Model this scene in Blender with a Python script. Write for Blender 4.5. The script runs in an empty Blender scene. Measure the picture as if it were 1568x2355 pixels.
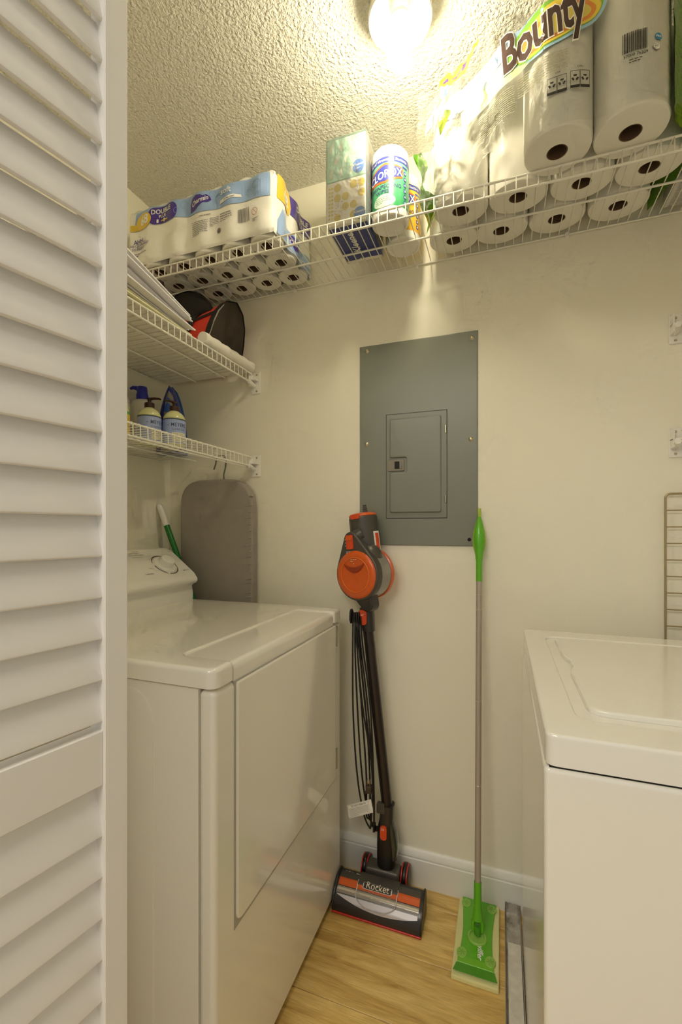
import bpy, bmesh, math, random
from mathutils import Vector, Matrix, noise

random.seed(7)
S = bpy.context.scene
COL = S.collection
PI = math.pi

# ------------------------------------------------------------------ camera
CAM_H, YAW, FPX, HORIZON = 1.187, math.radians(20.0), 1016.0, 1217.0
cam = bpy.data.cameras.new('camera')
cam.sensor_fit = 'VERTICAL'
cam.sensor_height = 36.0
cam.lens = FPX / 2355.0 * 36.0
cam.shift_y = (HORIZON - 1177.5) / 2355.0
cam.clip_start = 0.02
camo = bpy.data.objects.new('camera', cam)
camo.location = (0, 0, CAM_H)
camo.rotation_euler = (PI / 2, 0, YAW)
COL.objects.link(camo)
S.camera = camo

# ------------------------------------------------------------------ world, light, exposure
W = bpy.data.worlds.new('hall_light')
S.world = W
W.use_nodes = True
W.node_tree.nodes['Background'].inputs[0].default_value = (1.0, 0.95, 0.86, 1)
W.node_tree.nodes['Background'].inputs[1].default_value = 0.31
BULB_STRENGTH = 124.0
BULB_COLOUR = (1.0, 0.885, 0.63)
# added fill light behind the camera, brightens the low back wall and floor
hl = bpy.data.lights.new('hall_fill', 'AREA')
hl.shape = 'DISK'
hl.size = 1.3
hl.energy = 28.0
hl.color = (1.0, 0.92, 0.79)
hlo = bpy.data.objects.new('hall_fill', hl)
hlo.location = (-0.5, -1.2, 2.40)
COL.objects.link(hlo)
S.view_settings.view_transform = 'Standard'
S.view_settings.look = 'None'
S.view_settings.gamma = 1.0
S.view_settings.use_curve_mapping = False
S.view_settings.exposure = 0.44
S.cycles.max_bounces = 9
S.cycles.diffuse_bounces = 6
S.cycles.glossy_bounces = 3
S.cycles.transparent_max_bounces = 10
S.cycles.use_adaptive_sampling = True
S.cycles.adaptive_threshold = 0.07
S.cycles.adaptive_min_samples = 12

# ------------------------------------------------------------------ geometry of the room
YB, XL, XR, ZC = 1.477, -1.29, 0.86, 2.44
SY, CY = math.sin(YAW), math.cos(YAW)


def ray(px, py):
    a, b = (px - 784.0) / FPX, (HORIZON - py) / FPX
    return Vector((a * CY - SY, a * SY + CY, b))


def atY(px, py, Y):
    d = ray(px, py)
    return Vector((0, 0, CAM_H)) + d * (Y / d.y)


def atX(px, py, X):
    d = ray(px, py)
    return Vector((0, 0, CAM_H)) + d * (X / d.x)


def atZ(px, py, Z):
    d = ray(px, py)
    return Vector((0, 0, CAM_H)) + d * ((Z - CAM_H) / d.z)


# ------------------------------------------------------------------ materials
MATS = {}


def lin(c):
    return tuple(((v / 255.0) / 12.92 if v / 255.0 <= 0.04045 else ((v / 255.0 + 0.055) / 1.055) ** 2.4) for v in c) + (1.0,)


def mat(name, rgb, rough=0.5, metal=0.0, coat=0.0, bump=0.0, bscale=200.0, var=0.0, vscale=20.0, emit=0.0, spec=0.5, trans=0.0, alpha=1.0, bdist=0.001):
    if name in MATS:
        return MATS[name]
    m = bpy.data.materials.new(name)
    m.use_nodes = True
    nt = m.node_tree
    b = nt.nodes['Principled BSDF']
    col = lin(rgb)
    b.inputs['Base Color'].default_value = col
    b.inputs['Roughness'].default_value = rough
    b.inputs['Metallic'].default_value = metal
    b.inputs['Coat Weight'].default_value = coat
    b.inputs['Coat Roughness'].default_value = 0.12
    b.inputs['Specular IOR Level'].default_value = spec
    b.inputs['Transmission Weight'].default_value = trans
    b.inputs['Alpha'].default_value = alpha
    if emit:
        b.inputs['Emission Color'].default_value = col
        b.inputs['Emission Strength'].default_value = emit
    tc = nt.nodes.new('ShaderNodeTexCoord')
    if var:
        n = nt.nodes.new('ShaderNodeTexNoise')
        n.inputs['Scale'].default_value = vscale
        n.inputs['Detail'].default_value = 4
        nt.links.new(tc.outputs['Object'], n.inputs['Vector'])
        r = nt.nodes.new('ShaderNodeMapRange')
        r.inputs['From Min'].default_value = 0.25
        r.inputs['From Max'].default_value = 0.75
        r.inputs['To Min'].default_value = 1.0 - var
        r.inputs['To Max'].default_value = 1.0 + var
        nt.links.new(n.outputs['Fac'], r.inputs['Value'])
        mx = nt.nodes.new('ShaderNodeVectorMath')
        mx.operation = 'SCALE'
        mx.inputs[0].default_value = col[:3]
        nt.links.new(r.outputs['Result'], mx.inputs['Scale'])
        nt.links.new(mx.outputs['Vector'], b.inputs['Base Color'])
    if bump:
        n2 = nt.nodes.new('ShaderNodeTexNoise')
        n2.inputs['Scale'].default_value = bscale
        n2.inputs['Detail'].default_value = 3
        nt.links.new(tc.outputs['Object'], n2.inputs['Vector'])
        bp = nt.nodes.new('ShaderNodeBump')
        bp.inputs['Strength'].default_value = bump
        bp.inputs['Distance'].default_value = bdist
        nt.links.new(n2.outputs['Fac'], bp.inputs['Height'])
        nt.links.new(bp.outputs['Normal'], b.inputs['Normal'])
    MATS[name] = m
    return m


def film_mat(name, rgb, alpha, rough=0.12, bump=0.4, bscale=25.0):
    """thin plastic film: mostly see-through, with crinkled highlights"""
    if name in MATS:
        return MATS[name]
    m = bpy.data.materials.new(name)
    m.use_nodes = True
    nt = m.node_tree
    nt.nodes.clear()
    out = nt.nodes.new('ShaderNodeOutputMaterial')
    tr = nt.nodes.new('ShaderNodeBsdfTransparent')
    pr = nt.nodes.new('ShaderNodeBsdfPrincipled')
    pr.inputs['Base Color'].default_value = lin(rgb)
    pr.inputs['Roughness'].default_value = rough
    pr.inputs['Transmission Weight'].default_value = 0.0
    mix = nt.nodes.new('ShaderNodeMixShader')
    fr = nt.nodes.new('ShaderNodeFresnel')
    fr.inputs['IOR'].default_value = 1.35
    add = nt.nodes.new('ShaderNodeMath')
    add.operation = 'ADD'
    add.use_clamp = True
    add.inputs[1].default_value = alpha
    tc = nt.nodes.new('ShaderNodeTexCoord')
    n2 = nt.nodes.new('ShaderNodeTexNoise')
    n2.inputs['Scale'].default_value = bscale
    n2.inputs['Detail'].default_value = 5
    bp = nt.nodes.new('ShaderNodeBump')
    bp.inputs['Strength'].default_value = bump
    bp.inputs['Distance'].default_value = 0.01
    L = nt.links.new
    L(tc.outputs['Object'], n2.inputs['Vector'])
    L(n2.outputs['Fac'], bp.inputs['Height'])
    L(bp.outputs['Normal'], pr.inputs['Normal'])
    L(bp.outputs['Normal'], fr.inputs['Normal'])
    L(fr.outputs['Fac'], add.inputs[0])
    L(add.outputs['Value'], mix.inputs['Fac'])
    L(tr.outputs['BSDF'], mix.inputs[1])
    L(pr.outputs['BSDF'], mix.inputs[2])
    L(mix.outputs['Shader'], out.inputs['Surface'])
    MATS[name] = m
    return m


def wood_mat():
    m = bpy.data.materials.new('oak_vinyl')
    m.use_nodes = True
    nt = m.node_tree
    b = nt.nodes['Principled BSDF']
    b.inputs['Roughness'].default_value = 0.42
    L = nt.links.new
    tc = nt.nodes.new('ShaderNodeTexCoord')
    oi = nt.nodes.new('ShaderNodeObjectInfo')
    add = nt.nodes.new('ShaderNodeVectorMath')
    add.operation = 'ADD'
    sc = nt.nodes.new('ShaderNodeVectorMath')
    sc.operation = 'SCALE'
    sc.inputs['Scale'].default_value = 7.0
    cmb = nt.nodes.new('ShaderNodeCombineXYZ')
    L(oi.outputs['Random'], cmb.inputs[0])
    L(oi.outputs['Random'], cmb.inputs[1])
    L(cmb.outputs[0], sc.inputs[0])
    L(tc.outputs['Object'], add.inputs[0])
    L(sc.outputs['Vector'], add.inputs[1])
    mp = nt.nodes.new('ShaderNodeMapping')
    mp.inputs['Scale'].default_value = (1.6, 13.0, 1.0)
    L(add.outputs['Vector'], mp.inputs['Vector'])
    n1 = nt.nodes.new('ShaderNodeTexNoise')
    n1.inputs['Scale'].default_value = 2.2
    n1.inputs['Detail'].default_value = 8
    n1.inputs['Roughness'].default_value = 0.62
    n1.inputs['Distortion'].default_value = 0.8
    L(mp.outputs['Vector'], n1.inputs['Vector'])
    mp2 = nt.nodes.new('ShaderNodeMapping')
    mp2.inputs['Scale'].default_value = (9.0, 190.0, 1.0)
    L(add.outputs['Vector'], mp2.inputs['Vector'])
    n2 = nt.nodes.new('ShaderNodeTexNoise')
    n2.inputs['Scale'].default_value = 2.0
    n2.inputs['Detail'].default_value = 4
    L(mp2.outputs['Vector'], n2.inputs['Vector'])
    r1 = nt.nodes.new('ShaderNodeValToRGB')
    e = r1.color_ramp.elements
    e[0].position, e[0].color = 0.26, lin((170, 130, 62))
    e[1].position, e[1].color = 0.70, lin((236, 206, 134))
    k = e.new(0.40)
    k.color = lin((204, 167, 94))
    k = e.new(0.52)
    k.color = lin((222, 189, 114))
    L(n1.outputs['Fac'], r1.inputs['Fac'])
    r2 = nt.nodes.new('ShaderNodeMapRange')
    r2.inputs['From Min'].default_value = 0.3
    r2.inputs['From Max'].default_value = 0.7
    r2.inputs['To Min'].default_value = 0.80
    r2.inputs['To Max'].default_value = 1.10
    L(n2.outputs['Fac'], r2.inputs['Value'])
    ml = nt.nodes.new('ShaderNodeVectorMath')
    ml.operation = 'SCALE'
    L(r1.outputs['Color'], ml.inputs[0])
    L(r2.outputs['Result'], ml.inputs['Scale'])
    r3 = nt.nodes.new('ShaderNodeMapRange')
    r3.inputs['To Min'].default_value = 0.9
    r3.inputs['To Max'].default_value = 1.08
    L(oi.outputs['Random'], r3.inputs['Value'])
    ml2 = nt.nodes.new('ShaderNodeVectorMath')
    ml2.operation = 'SCALE'
    L(ml.outputs['Vector'], ml2.inputs[0])
    L(r3.outputs['Result'], ml2.inputs['Scale'])
    L(ml2.outputs['Vector'], b.inputs['Base Color'])
    bp = nt.nodes.new('ShaderNodeBump')
    bp.inputs['Strength'].default_value = 0.25
    bp.inputs['Distance'].default_value = 0.0008
    L(n2.outputs['Fac'], bp.inputs['Height'])
    L(bp.outputs['Normal'], b.inputs['Normal'])
    return m


def spotted_metal():
    m = bpy.data.materials.new('galvanised_steel')
    m.use_nodes = True
    nt = m.node_tree
    b = nt.nodes['Principled BSDF']
    b.inputs['Metallic'].default_value = 0.55
    b.inputs['Roughness'].default_value = 0.42
    L = nt.links.new
    tc = nt.nodes.new('ShaderNodeTexCoord')
    n1 = nt.nodes.new('ShaderNodeTexNoise')
    n1.inputs['Scale'].default_value = 26
    n1.inputs['Detail'].default_value = 9
    n1.inputs['Roughness'].default_value = 0.7
    L(tc.outputs['Object'], n1.inputs['Vector'])
    r1 = nt.nodes.new('ShaderNodeValToRGB')
    e = r1.color_ramp.elements
    e[0].position, e[0].color = 0.30, lin((120, 105, 84))
    e[1].position, e[1].color = 0.62, lin((205, 202, 194))
    k = e.new(0.40)
    k.color = lin((168, 163, 152))
    L(n1.outputs['Fac'], r1.inputs['Fac'])
    L(r1.outputs['Color'], b.inputs['Base Color'])
    return m


M_WALL = mat('wall_paint', (240, 236, 219), 0.55, bump=0.25, bscale=160, bdist=0.0008, spec=0.3)
M_CEIL = mat('ceiling_texture', (234, 231, 218), 0.9, bump=1.0, bscale=140, bdist=0.011, spec=0.1)
M_TRIM = mat('trim_paint', (236, 235, 230), 0.35, spec=0.4)
M_DOOR = mat('louver_paint', (236, 234, 230), 0.42, bump=0.1, bscale=300, bdist=0.0005, spec=0.4)
M_ENAMEL = mat('white_enamel', (238, 236, 226), 0.12, coat=0.6, spec=0.5)
M_ENAMEL2 = mat('white_console', (240, 239, 232), 0.25, coat=0.3)
M_WIRE = mat('vinyl_wire', (238, 236, 224), 0.35)
M_WOOD = wood_mat()
M_GALV = spotted_metal()
M_BLACK = mat('black_gap', (12, 12, 12), 0.7)
M_CHROME = mat('chrome', (210, 208, 200), 0.2, metal=1.0)
M_SCREW = mat('screw_metal', (200, 190, 165), 0.3, metal=0.9)
M_PANEL = mat('panel_grey', (130, 133, 122), 0.33, spec=0.5, var=0.02, vscale=8)
M_PRINTG = mat('grey_print', (140, 136, 126), 0.6)
M_PRINTK = mat('black_print', (34, 30, 28), 0.5)
M_PAPER = mat('tissue_paper', (232, 230, 221), 0.9, bump=0.35, bscale=500, bdist=0.0006, spec=0.1)
M_CORE = mat('core_card', (104, 80, 58), 0.9)
M_WHITE = mat('white_plastic', (238, 236, 230), 0.35)
M_WPRINT = mat('white_print', (244, 243, 238), 0.4)

# ------------------------------------------------------------------ mesh helpers


class MB:
    def __init__(self):
        self.v, self.f = [], []

    def add(self, vs, fs):
        o = len(self.v)
        self.v += [Vector(p) for p in vs]
        self.f += [tuple(i + o for i in f) for f in fs]
        return self

    def bm(self, b):
        b.verts.index_update()
        self.add([v.co.copy() for v in b.verts], [[v.index for v in f.verts] for f in b.faces])
        b.free()
        return self

    def box(self, x0, x1, y0, y1, z0, z1, bevel=0.0, seg=2):
        b = bmesh.new()
        bmesh.ops.create_cube(b, size=1.0)
        for v in b.verts:
            v.co = Vector(((x0 + x1) / 2 + v.co.x * (x1 - x0), (y0 + y1) / 2 + v.co.y * (y1 - y0), (z0 + z1) / 2 + v.co.z * (z1 - z0)))
        if bevel:
            bmesh.ops.bevel(b, geom=list(b.edges), offset=bevel, segments=seg, affect='EDGES', profile=0.5)
        return self.bm(b)

    def prism(self, poly, o, u, v, n, d0, d1, bevel=0.0, seg=2):
        """extrude a 2D outline given in the frame (o; u, v) from d0 to d1 along n"""
        o, u, v, n = Vector(o), Vector(u), Vector(v), Vector(n)
        b = bmesh.new()
        lo = [b.verts.new(o + u * p[0] + v * p[1] + n * d0) for p in poly]
        hi = [b.verts.new(o + u * p[0] + v * p[1] + n * d1) for p in poly]
        k = len(poly)
        b.faces.new(lo[::-1])
        top = b.faces.new(hi)
        for i in range(k):
            b.faces.new((lo[i], lo[(i + 1) % k], hi[(i + 1) % k], hi[i]))
        bmesh.ops.recalc_face_normals(b, faces=list(b.faces))
        if bevel:
            bmesh.ops.bevel(b, geom=list(top.edges), offset=bevel, segments=seg, affect='EDGES', profile=0.5)
        bmesh.ops.triangulate(b, faces=[f for f in b.faces if len(f.verts) > 4])
        return self.bm(b)

    def tube(self, path, r, n=8, caps=True, closed=False):
        path = [Vector(p) for p in path]
        k = len(path)
        rs = r if isinstance(r, (list, tuple)) else [r] * k
        vs, fs = [], []
        prev = None
        for i, p in enumerate(path):
            if closed:
                t = (path[(i + 1) % k] - path[i - 1]).normalized()
            else:
                t = (path[min(i + 1, k - 1)] - path[max(i - 1, 0)]).normalized()
            if prev is None:
                a = Vector((0, 0, 1)) if abs(t.z) < 0.9 else Vector((1, 0, 0))
                prev = (a - t * a.dot(t)).normalized()
            else:
                prev = (prev - t * prev.dot(t)).normalized()
            w = t.cross(prev)
            for j in range(n):
                q = 2 * PI * j / n
                vs.append(p + (prev * math.cos(q) + w * math.sin(q)) * rs[i])
        m = k if closed else k - 1
        for i in range(m):
            for j in range(n):
                a, b2 = i * n + j, i * n + (j + 1) % n
                c, d = ((i + 1) % k) * n + (j + 1) % n, ((i + 1) % k) * n + j
                fs.append((a, b2, c, d))
        if caps and not closed:
            fs.append(tuple(range(n))[::-1])
            fs.append(tuple((k - 1) * n + j for j in range(n)))
        return self.add(vs, fs)

    def lathe(self, prof, o=(0, 0, 0), axis=(0, 0, 1), n=24, sx=1.0, sy=1.0, ref=None):
        """revolve (radius, height) pairs around axis through o; sx, sy flatten it"""
        o, a = Vector(o), Vector(axis).normalized()
        if ref is None:
            ref = Vector((1, 0, 0)) if abs(a.x) < 0.9 else Vector((0, 1, 0))
        u = (Vector(ref) - a * Vector(ref).dot(a)).normalized()
        w = a.cross(u)
        vs, fs = [], []
        rows = []
        for (r, h) in prof:
            if r < 1e-6:
                rows.append([len(vs)])
                vs.append(o + a * h)
            else:
                rows.append(list(range(len(vs), len(vs) + n)))
                for j in range(n):
                    q = 2 * PI * j / n
                    vs.append(o + a * h + u * (r * sx * math.cos(q)) + w * (r * sy * math.sin(q)))
        for i in range(len(rows) - 1):
            A, B = rows[i], rows[i + 1]
            for j in range(n):
                j2 = (j + 1) % n
                if len(A) == 1 and len(B) == 1:
                    continue
                if len(A) == 1:
                    fs.append((A[0], B[j2], B[j]))
                elif len(B) == 1:
                    fs.append((A[j], A[j2], B[0]))
                else:
                    fs.append((A[j], A[j2], B[j2], B[j]))
        return self.add(vs, fs)

    def grid(self, fn, nu, nv):
        vs = [fn(i / nu, j / nv) for j in range(nv + 1) for i in range(nu + 1)]
        fs = [(j * (nu + 1) + i, j * (nu + 1) + i + 1, (j + 1) * (nu + 1) + i + 1, (j + 1) * (nu + 1) + i) for j in range(nv) for i in range(nu)]
        return self.add(vs, fs)

    def rbox(self, lo, hi, r, n=(6, 6, 6), bump=None, skip=()):
        """rounded box with a grid on every side; bump(p, nrm) gives a push along the normal"""
        lo, hi = Vector(lo), Vector(hi)
        b = bmesh.new()
        for ax in range(3):
            for sd in (0, 1):
                if (ax, sd) in skip:
                    continue
                u, w = (ax + 1) % 3, (ax + 2) % 3

                def stops(c, k):
                    a0, a1 = lo[c], hi[c]
                    inner = [a0 + r + (a1 - a0 - 2 * r) * i / k for i in range(k + 1)]
                    edge = [a0, a0 + r * 0.35, a0 + r * 0.7]
                    return edge + inner + [2 * ((a0 + a1) / 2) - e for e in edge[::-1]]
                su, sw = stops(u, n[u]), stops(w, n[w])
                gr = []
                for q in sw:
                    row = []
                    for p in su:
                        c = Vector((0, 0, 0))
                        c[ax] = hi[ax] if sd else lo[ax]
                        c[u], c[w] = p, q
                        inn = Vector([min(max(c[i], lo[i] + r), hi[i] - r) for i in range(3)])
                        d = (c - inn).normalized()
                        pt = inn + d * r
                        if bump:
                            pt = pt + d * bump(pt, d)
                        row.append(b.verts.new(pt))
                    gr.append(row)
                for j in range(len(sw) - 1):
                    for i in range(len(su) - 1):
                        q = (gr[j][i], gr[j][i + 1], gr[j + 1][i + 1], gr[j + 1][i])
                        b.faces.new(q if sd else q[::-1])
        bmesh.ops.remove_doubles(b, verts=list(b.verts), dist=1e-5)
        return self.bm(b)

    def build(self, name, m, parent=None, smooth=35, kind=None, label=None):
        me = bpy.data.meshes.new(name)
        org = Vector((0, 0, 0))
        p = parent
        while p is not None:
            org = org + p.location
            p = p.parent
        me.from_pydata([tuple(v - org) for v in self.v], [], self.f)
        me.validate()
        if smooth:
            me.shade_smooth()
            me.set_sharp_from_angle(angle=math.radians(smooth))
        me.materials.append(m)
        o = bpy.data.objects.new(name, me)
        COL.objects.link(o)
        o.parent = parent
        if smooth and smooth <= 60:
            wn = o.modifiers.new('weighted_normal', 'WEIGHTED_NORMAL')
            wn.keep_sharp = True
        if kind:
            o['kind'] = kind
        if label:
            o['label'] = label
        return o


def tag(o, label=None, cat=None, group=None, kind=None):
    if label:
        o['label'] = label
    if cat:
        o['category'] = cat
    if group:
        o['group'] = group
    if kind:
        o['kind'] = kind
    return o


def thing(name, loc, label=None, cat=None, group=None, kind=None):
    o = bpy.data.objects.new(name, None)
    o.empty_display_size = 0.05
    o.location = loc
    COL.objects.link(o)
    return tag(o, label, cat, group, kind)


def box(name, m, parent, x0, x1, y0, y1, z0, z1, bevel=0.0, seg=2, **k):
    return MB().box(x0, x1, y0, y1, z0, z1, bevel, seg).build(name, m, parent, **k)


def shared(name, me, parent, loc=(0, 0, 0)):
    o = bpy.data.objects.new(name, me)
    COL.objects.link(o)
    o.parent = parent
    o.location = loc
    return o


# ---- flat print: 2D shapes that are laid onto a surface by a mapping (u, v) -> point


def refine(b, L):
    bmesh.ops.triangulate(b, faces=list(b.faces))
    if not L:
        return
    for _ in range(6):
        es = [e for e in b.edges if e.calc_length() > L]
        if not es:
            break
        bmesh.ops.subdivide_edges(b, edges=es, cuts=1)
        bmesh.ops.triangulate(b, faces=list(b.faces))


def lay(b, fn, L, acc):
    refine(b, L)
    for v in b.verts:
        v.co = Vector(fn(v.co.x, v.co.y))
    acc.bm(b)


def shape(acc, poly, fn, L=0):
    b = bmesh.new()
    b.faces.new([b.verts.new((p[0], p[1], 0)) for p in poly])
    lay(b, fn, L, acc)


def text(acc, s, fn, size, at=(0, 0), bold=0.0, shear=0.0, align='CENTER', space=1.0, rot=0.0, sx=1.0, L=0):
    cu = bpy.data.curves.new('t', 'FONT')
    cu.body, cu.size, cu.offset, cu.shear = s, size, bold * size, shear
    cu.align_x, cu.space_character, cu.resolution_u = align, space, 2
    cu.fill_mode = 'BOTH' if hasattr(cu, 'fill_mode') else cu.fill_mode
    ob = bpy.data.objects.new('t', cu)
    me = bpy.data.meshes.new_from_object(ob)
    b = bmesh.new()
    b.from_mesh(me)
    c, sn = math.cos(rot), math.sin(rot)
    for v in b.verts:
        x, y = v.co.x * sx, v.co.y
        v.co = Vector((at[0] + x * c - y * sn, at[1] + x * sn + y * c, 0))
    lay(b, fn, L, acc)
    bpy.data.objects.remove(ob)
    bpy.data.curves.remove(cu)
    bpy.data.meshes.remove(me)


def rect(x0, y0, x1, y1):
    return [(x0, y0), (x1, y0), (x1, y1), (x0, y1)]


def rrect(x0, y0, x1, y1, r, n=5):
    out = []
    for cx, cy, a0 in ((x1 - r, y0 + r, -PI / 2), (x1 - r, y1 - r, 0), (x0 + r, y1 - r, PI / 2), (x0 + r, y0 + r, PI)):
        out += [(cx + r * math.cos(a0 + PI / 2 * i / n), cy + r * math.sin(a0 + PI / 2 * i / n)) for i in range(n + 1)]
    return out


def disc(cx, cy, rx, ry=None, n=28, rot=0.0):
    ry = rx if ry is None else ry
    c, s = math.cos(rot), math.sin(rot)
    out = []
    for i in range(n):
        a, b = rx * math.cos(2 * PI * i / n), ry * math.sin(2 * PI * i / n)
        out.append((cx + a * c - b * s, cy + a * s + b * c))
    return out


def fineprint(acc, fn, x0, x1, y0, y1, lines, seed=1, frac=0.34, L=0):
    """lines of tiny unreadable words"""
    rnd = random.Random(seed)
    dy = (y1 - y0) / lines
    for k in range(lines):
        y = y1 - (k + 0.7) * dy
        x = x0
        end = x1 if k < lines - 1 else x0 + (x1 - x0) * rnd.uniform(0.4, 0.9)
        while x < end - dy * 0.4:
            w = min(rnd.uniform(0.7, 2.6) * dy, end - x)
            shape(acc, rect(x, y, x + w, y + dy * frac), fn, L)
            x += w + dy * 0.35


def barcode(acc, fn, x0, x1, y0, y1, seed=3, L=0):
    rnd = random.Random(seed)
    x = x0
    while x < x1:
        w = rnd.choice((1, 1, 2, 3)) * (x1 - x0) / 70
        shape(acc, rect(x, y0, min(x + w, x1), y1), fn, L)
        x += w + rnd.choice((1, 1, 2)) * (x1 - x0) / 70


def plane(o, u, v, n, off=0.0006):
    o, u, v, n = Vector(o), Vector(u), Vector(v), Vector(n)
    return lambda a, b: o + u * a + v * b + n * off


def cyl(c, r, ang, off=0.0005):
    """wrap around an upright cylinder; u = arc length to the right, v = height"""
    c = Vector(c)
    R = r + off
    return lambda a, b: Vector((c.x + R * math.cos(ang + a / r), c.y + R * math.sin(ang + a / r), c.z + b))


# ================================================================== THE ROOM
box('wall_back', M_WALL, None, -1.40, 0.97, YB, YB + 0.1, 0, ZC, kind='structure')
box('wall_left', M_WALL, None, XL - 0.1, XL, 0.36, YB, 0, ZC, kind='structure')
box('wall_right', M_WALL, None, XR, XR + 0.1, 0.36, YB, 0, ZC, kind='structure')
fw = MB()
fw.box(XL - 0.1, -0.68, 0.30, 0.40, 0, ZC)  # unseen front wall, left part widened to keep hall light off the dryer
fw.box(0.70, XR + 0.1, 0.30, 0.40, 0, ZC)
fw.box(-0.68, 0.70, 0.30, 0.40, 2.06, ZC)
fw.build('wall_front', M_WALL, None, kind='structure')

# popcorn ceiling
box('ceiling', M_CEIL, None, XL - 0.1, XR + 0.1, 0.30, YB + 0.1, ZC, ZC + 0.08, kind='structure')

# floor of vinyl planks, laid along the back wall
floor = box('floor', M_BLACK, None, -1.6, 1.6, -1.0, YB + 0.05, -0.06, -0.006, kind='structure')
PW, PL = 0.18, 1.22
r0 = 1.037
k = -11
row = 0
while r0 + k * PW < YB:
    ya, yb = r0 + k * PW + 0.0007, min(r0 + (k + 1) * PW, YB + 0.01) - 0.0007
    off = (row * 0.47) % PL
    x = -1.6 - off
    while x < 1.6:
        xa, xb = max(x, -1.6) + 0.0006, min(x + PL, 1.6) - 0.0006
        if xb - xa > 0.03:
            MB().box(xa, xb, ya, yb, -0.008, 0.0, 0.0012, 1).build('plank', M_WOOD, floor, smooth=0)
        x += PL
    row += 1
    k += 1

# baseboard with a stepped moulding on top
prof = [(0, 0), (0.013, 0), (0.013, 0.088), (0.0105, 0.0905), (0.0105, 0.094), (0.0135, 0.097), (0.0125, 0.105), (0.008, 0.112), (0.006, 0.1165), (0.003, 0.119), (0, 0.119)]
MB().prism(prof, (-1.29, YB, 0), (0, -1, 0), (0, 0, 1), (1, 0, 0), 0, XR - XL).build('baseboard_back', M_TRIM, None, kind='structure')
MB().prism(prof, (XL, 0.40, 0), (1, 0, 0), (0, 0, 1), (0, 1, 0), 0, YB - 0.40 - 0.014).build('baseboard_left', M_TRIM, None, kind='structure')
MB().prism(prof, (XR, 0.40, 0), (-1, 0, 0), (0, 0, 1), (0, 1, 0), 0, YB - 0.40 - 0.014).build('baseboard_right', M_TRIM, None, kind='structure')

# ------------------------------------------------------------------ louvered bifold door leaf
DZ = 0.567                                        # distance of its free edge
ed = Vector((-0.482 * DZ * CY - DZ * SY, -0.482 * DZ * SY + DZ * CY, 0))
dd = Vector((0.187, 0.982, 0)).normalized()       # along the leaf, towards its free edge
dn = Vector((dd.y, -dd.x, 0))                     # towards the camera
TH, LEAF, STILE = 0.029, 0.40, 0.031
door = thing('door_1', (ed.x, ed.y, 0), 'white louvered bifold door leaf standing folded open at the left', None, None, 'structure')
UP = Vector((0, 0, 1))
for s0, s1 in ((0.0, STILE), (LEAF - STILE, LEAF)):
    MB().prism(rrect(-s1, 0.015, -s0, 2.03, 0.002, 1), ed, dd, UP, dn, -TH, 0.0, 0.0015, 1).build('stile', M_DOOR, door)
RAILZ = (0.873, 0.940)
for z0, z1 in ((0.015, 0.14), RAILZ, (1.93, 2.03)):
    MB().prism(rect(-(LEAF - STILE), z0, -STILE, z1), ed, dd, UP, dn, -TH + 0.003, -0.003, 0.001, 1).build('rail', M_DOOR, door)
# one slat: camera-side edge low, far edge high
sl = MB()
A = math.radians(75)
ca, sa = math.cos(A), math.sin(A)
SW, ST = 0.058, 0.0065
cs = []
for a, b in rrect(-SW / 2, -ST / 2, SW / 2, ST / 2, 0.0026, 2):
    cs.append((a * ca - b * sa, a * sa + b * ca))
sl.prism([(-p[0], p[1]) for p in cs], ed - dn * TH / 2, dn, UP, dd, -(LEAF - STILE) - 0.004, -STILE + 0.004)
slat0 = None
PITCH = 0.0508


def slats(z0, z1):
    global slat0
    n = int((z1 - z0) / PITCH)
    st = (z1 - z0 - n * PITCH) / 2 + PITCH / 2
    for i in range(n):
        z = z0 + st + i * PITCH
        if slat0 is None:
            slat0 = sl.build('slat', M_DOOR, door)
            slat0.location.z = z
        else:
            shared('slat', slat0.data, door, (0, 0, z))


slats(0.14, RAILZ[0])
slats(RAILZ[1], 1.93)

# ------------------------------------------------------------------ ceiling lamp
LX, LY = -0.225, 1.025
lamp = thing('ceiling_lamp', (LX, LY, 2.39), 'bare white ceiling lamp holder with a lit spiral bulb', 'lamp')
M_PORC = mat('lamp_porcelain', (222, 219, 208), 0.3, coat=0.3)
MB().lathe([(0.068, 2.445), (0.070, 2.425), (0.0745, 2.398), (0.0755, 2.388), (0.073, 2.383), (0.067, 2.384), (0.062, 2.392), (0.057, 2.402), (0.050, 2.405),
            (0.049, 2.418), (0.040, 2.424), (0.0, 2.425)], (LX, LY, 0), n=48).build('lamp_base', M_PORC, lamp)
MB().lathe([(0.021, 2.424), (0.021, 2.412), (0.0215, 2.405), (0.0215, 2.394), (0.019, 2.392), (0, 2.392)], (LX, LY, 0), n=28).build('socket', M_PORC, lamp)
MB().lathe([(0.017, 2.395), (0.018, 2.390), (0.0255, 2.383), (0.0265, 2.368), (0.025, 2.362), (0, 2.361)], (LX, LY, 0), n=28).build('ballast', M_WHITE, lamp)
m = bpy.data.materials.new('bulb_glow')
m.use_nodes = True
nt = m.node_tree
nt.nodes.clear()
em = nt.nodes.new('ShaderNodeEmission')
em.inputs[0].default_value = BULB_COLOUR + (1,)
em.inputs[1].default_value = BULB_STRENGTH
ou = nt.nodes.new('ShaderNodeOutputMaterial')
nt.links.new(em.outputs[0], ou.inputs[0])
path = []
for i in range(75):
    t = i / 74
    a = t * 2 * PI * 4.6
    rr = 0.0205 if t < 0.9 else 0.0205 * (1 - (t - 0.9) / 0.1 * 0.9)
    path.append((LX + rr * math.cos(a), LY + rr * math.sin(a), 2.358 - t * 0.079))
MB().tube(path, 0.0095, 7).build('bulb', m, lamp)

# ------------------------------------------------------------------ wire shelves
WR = 0.0015


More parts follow.
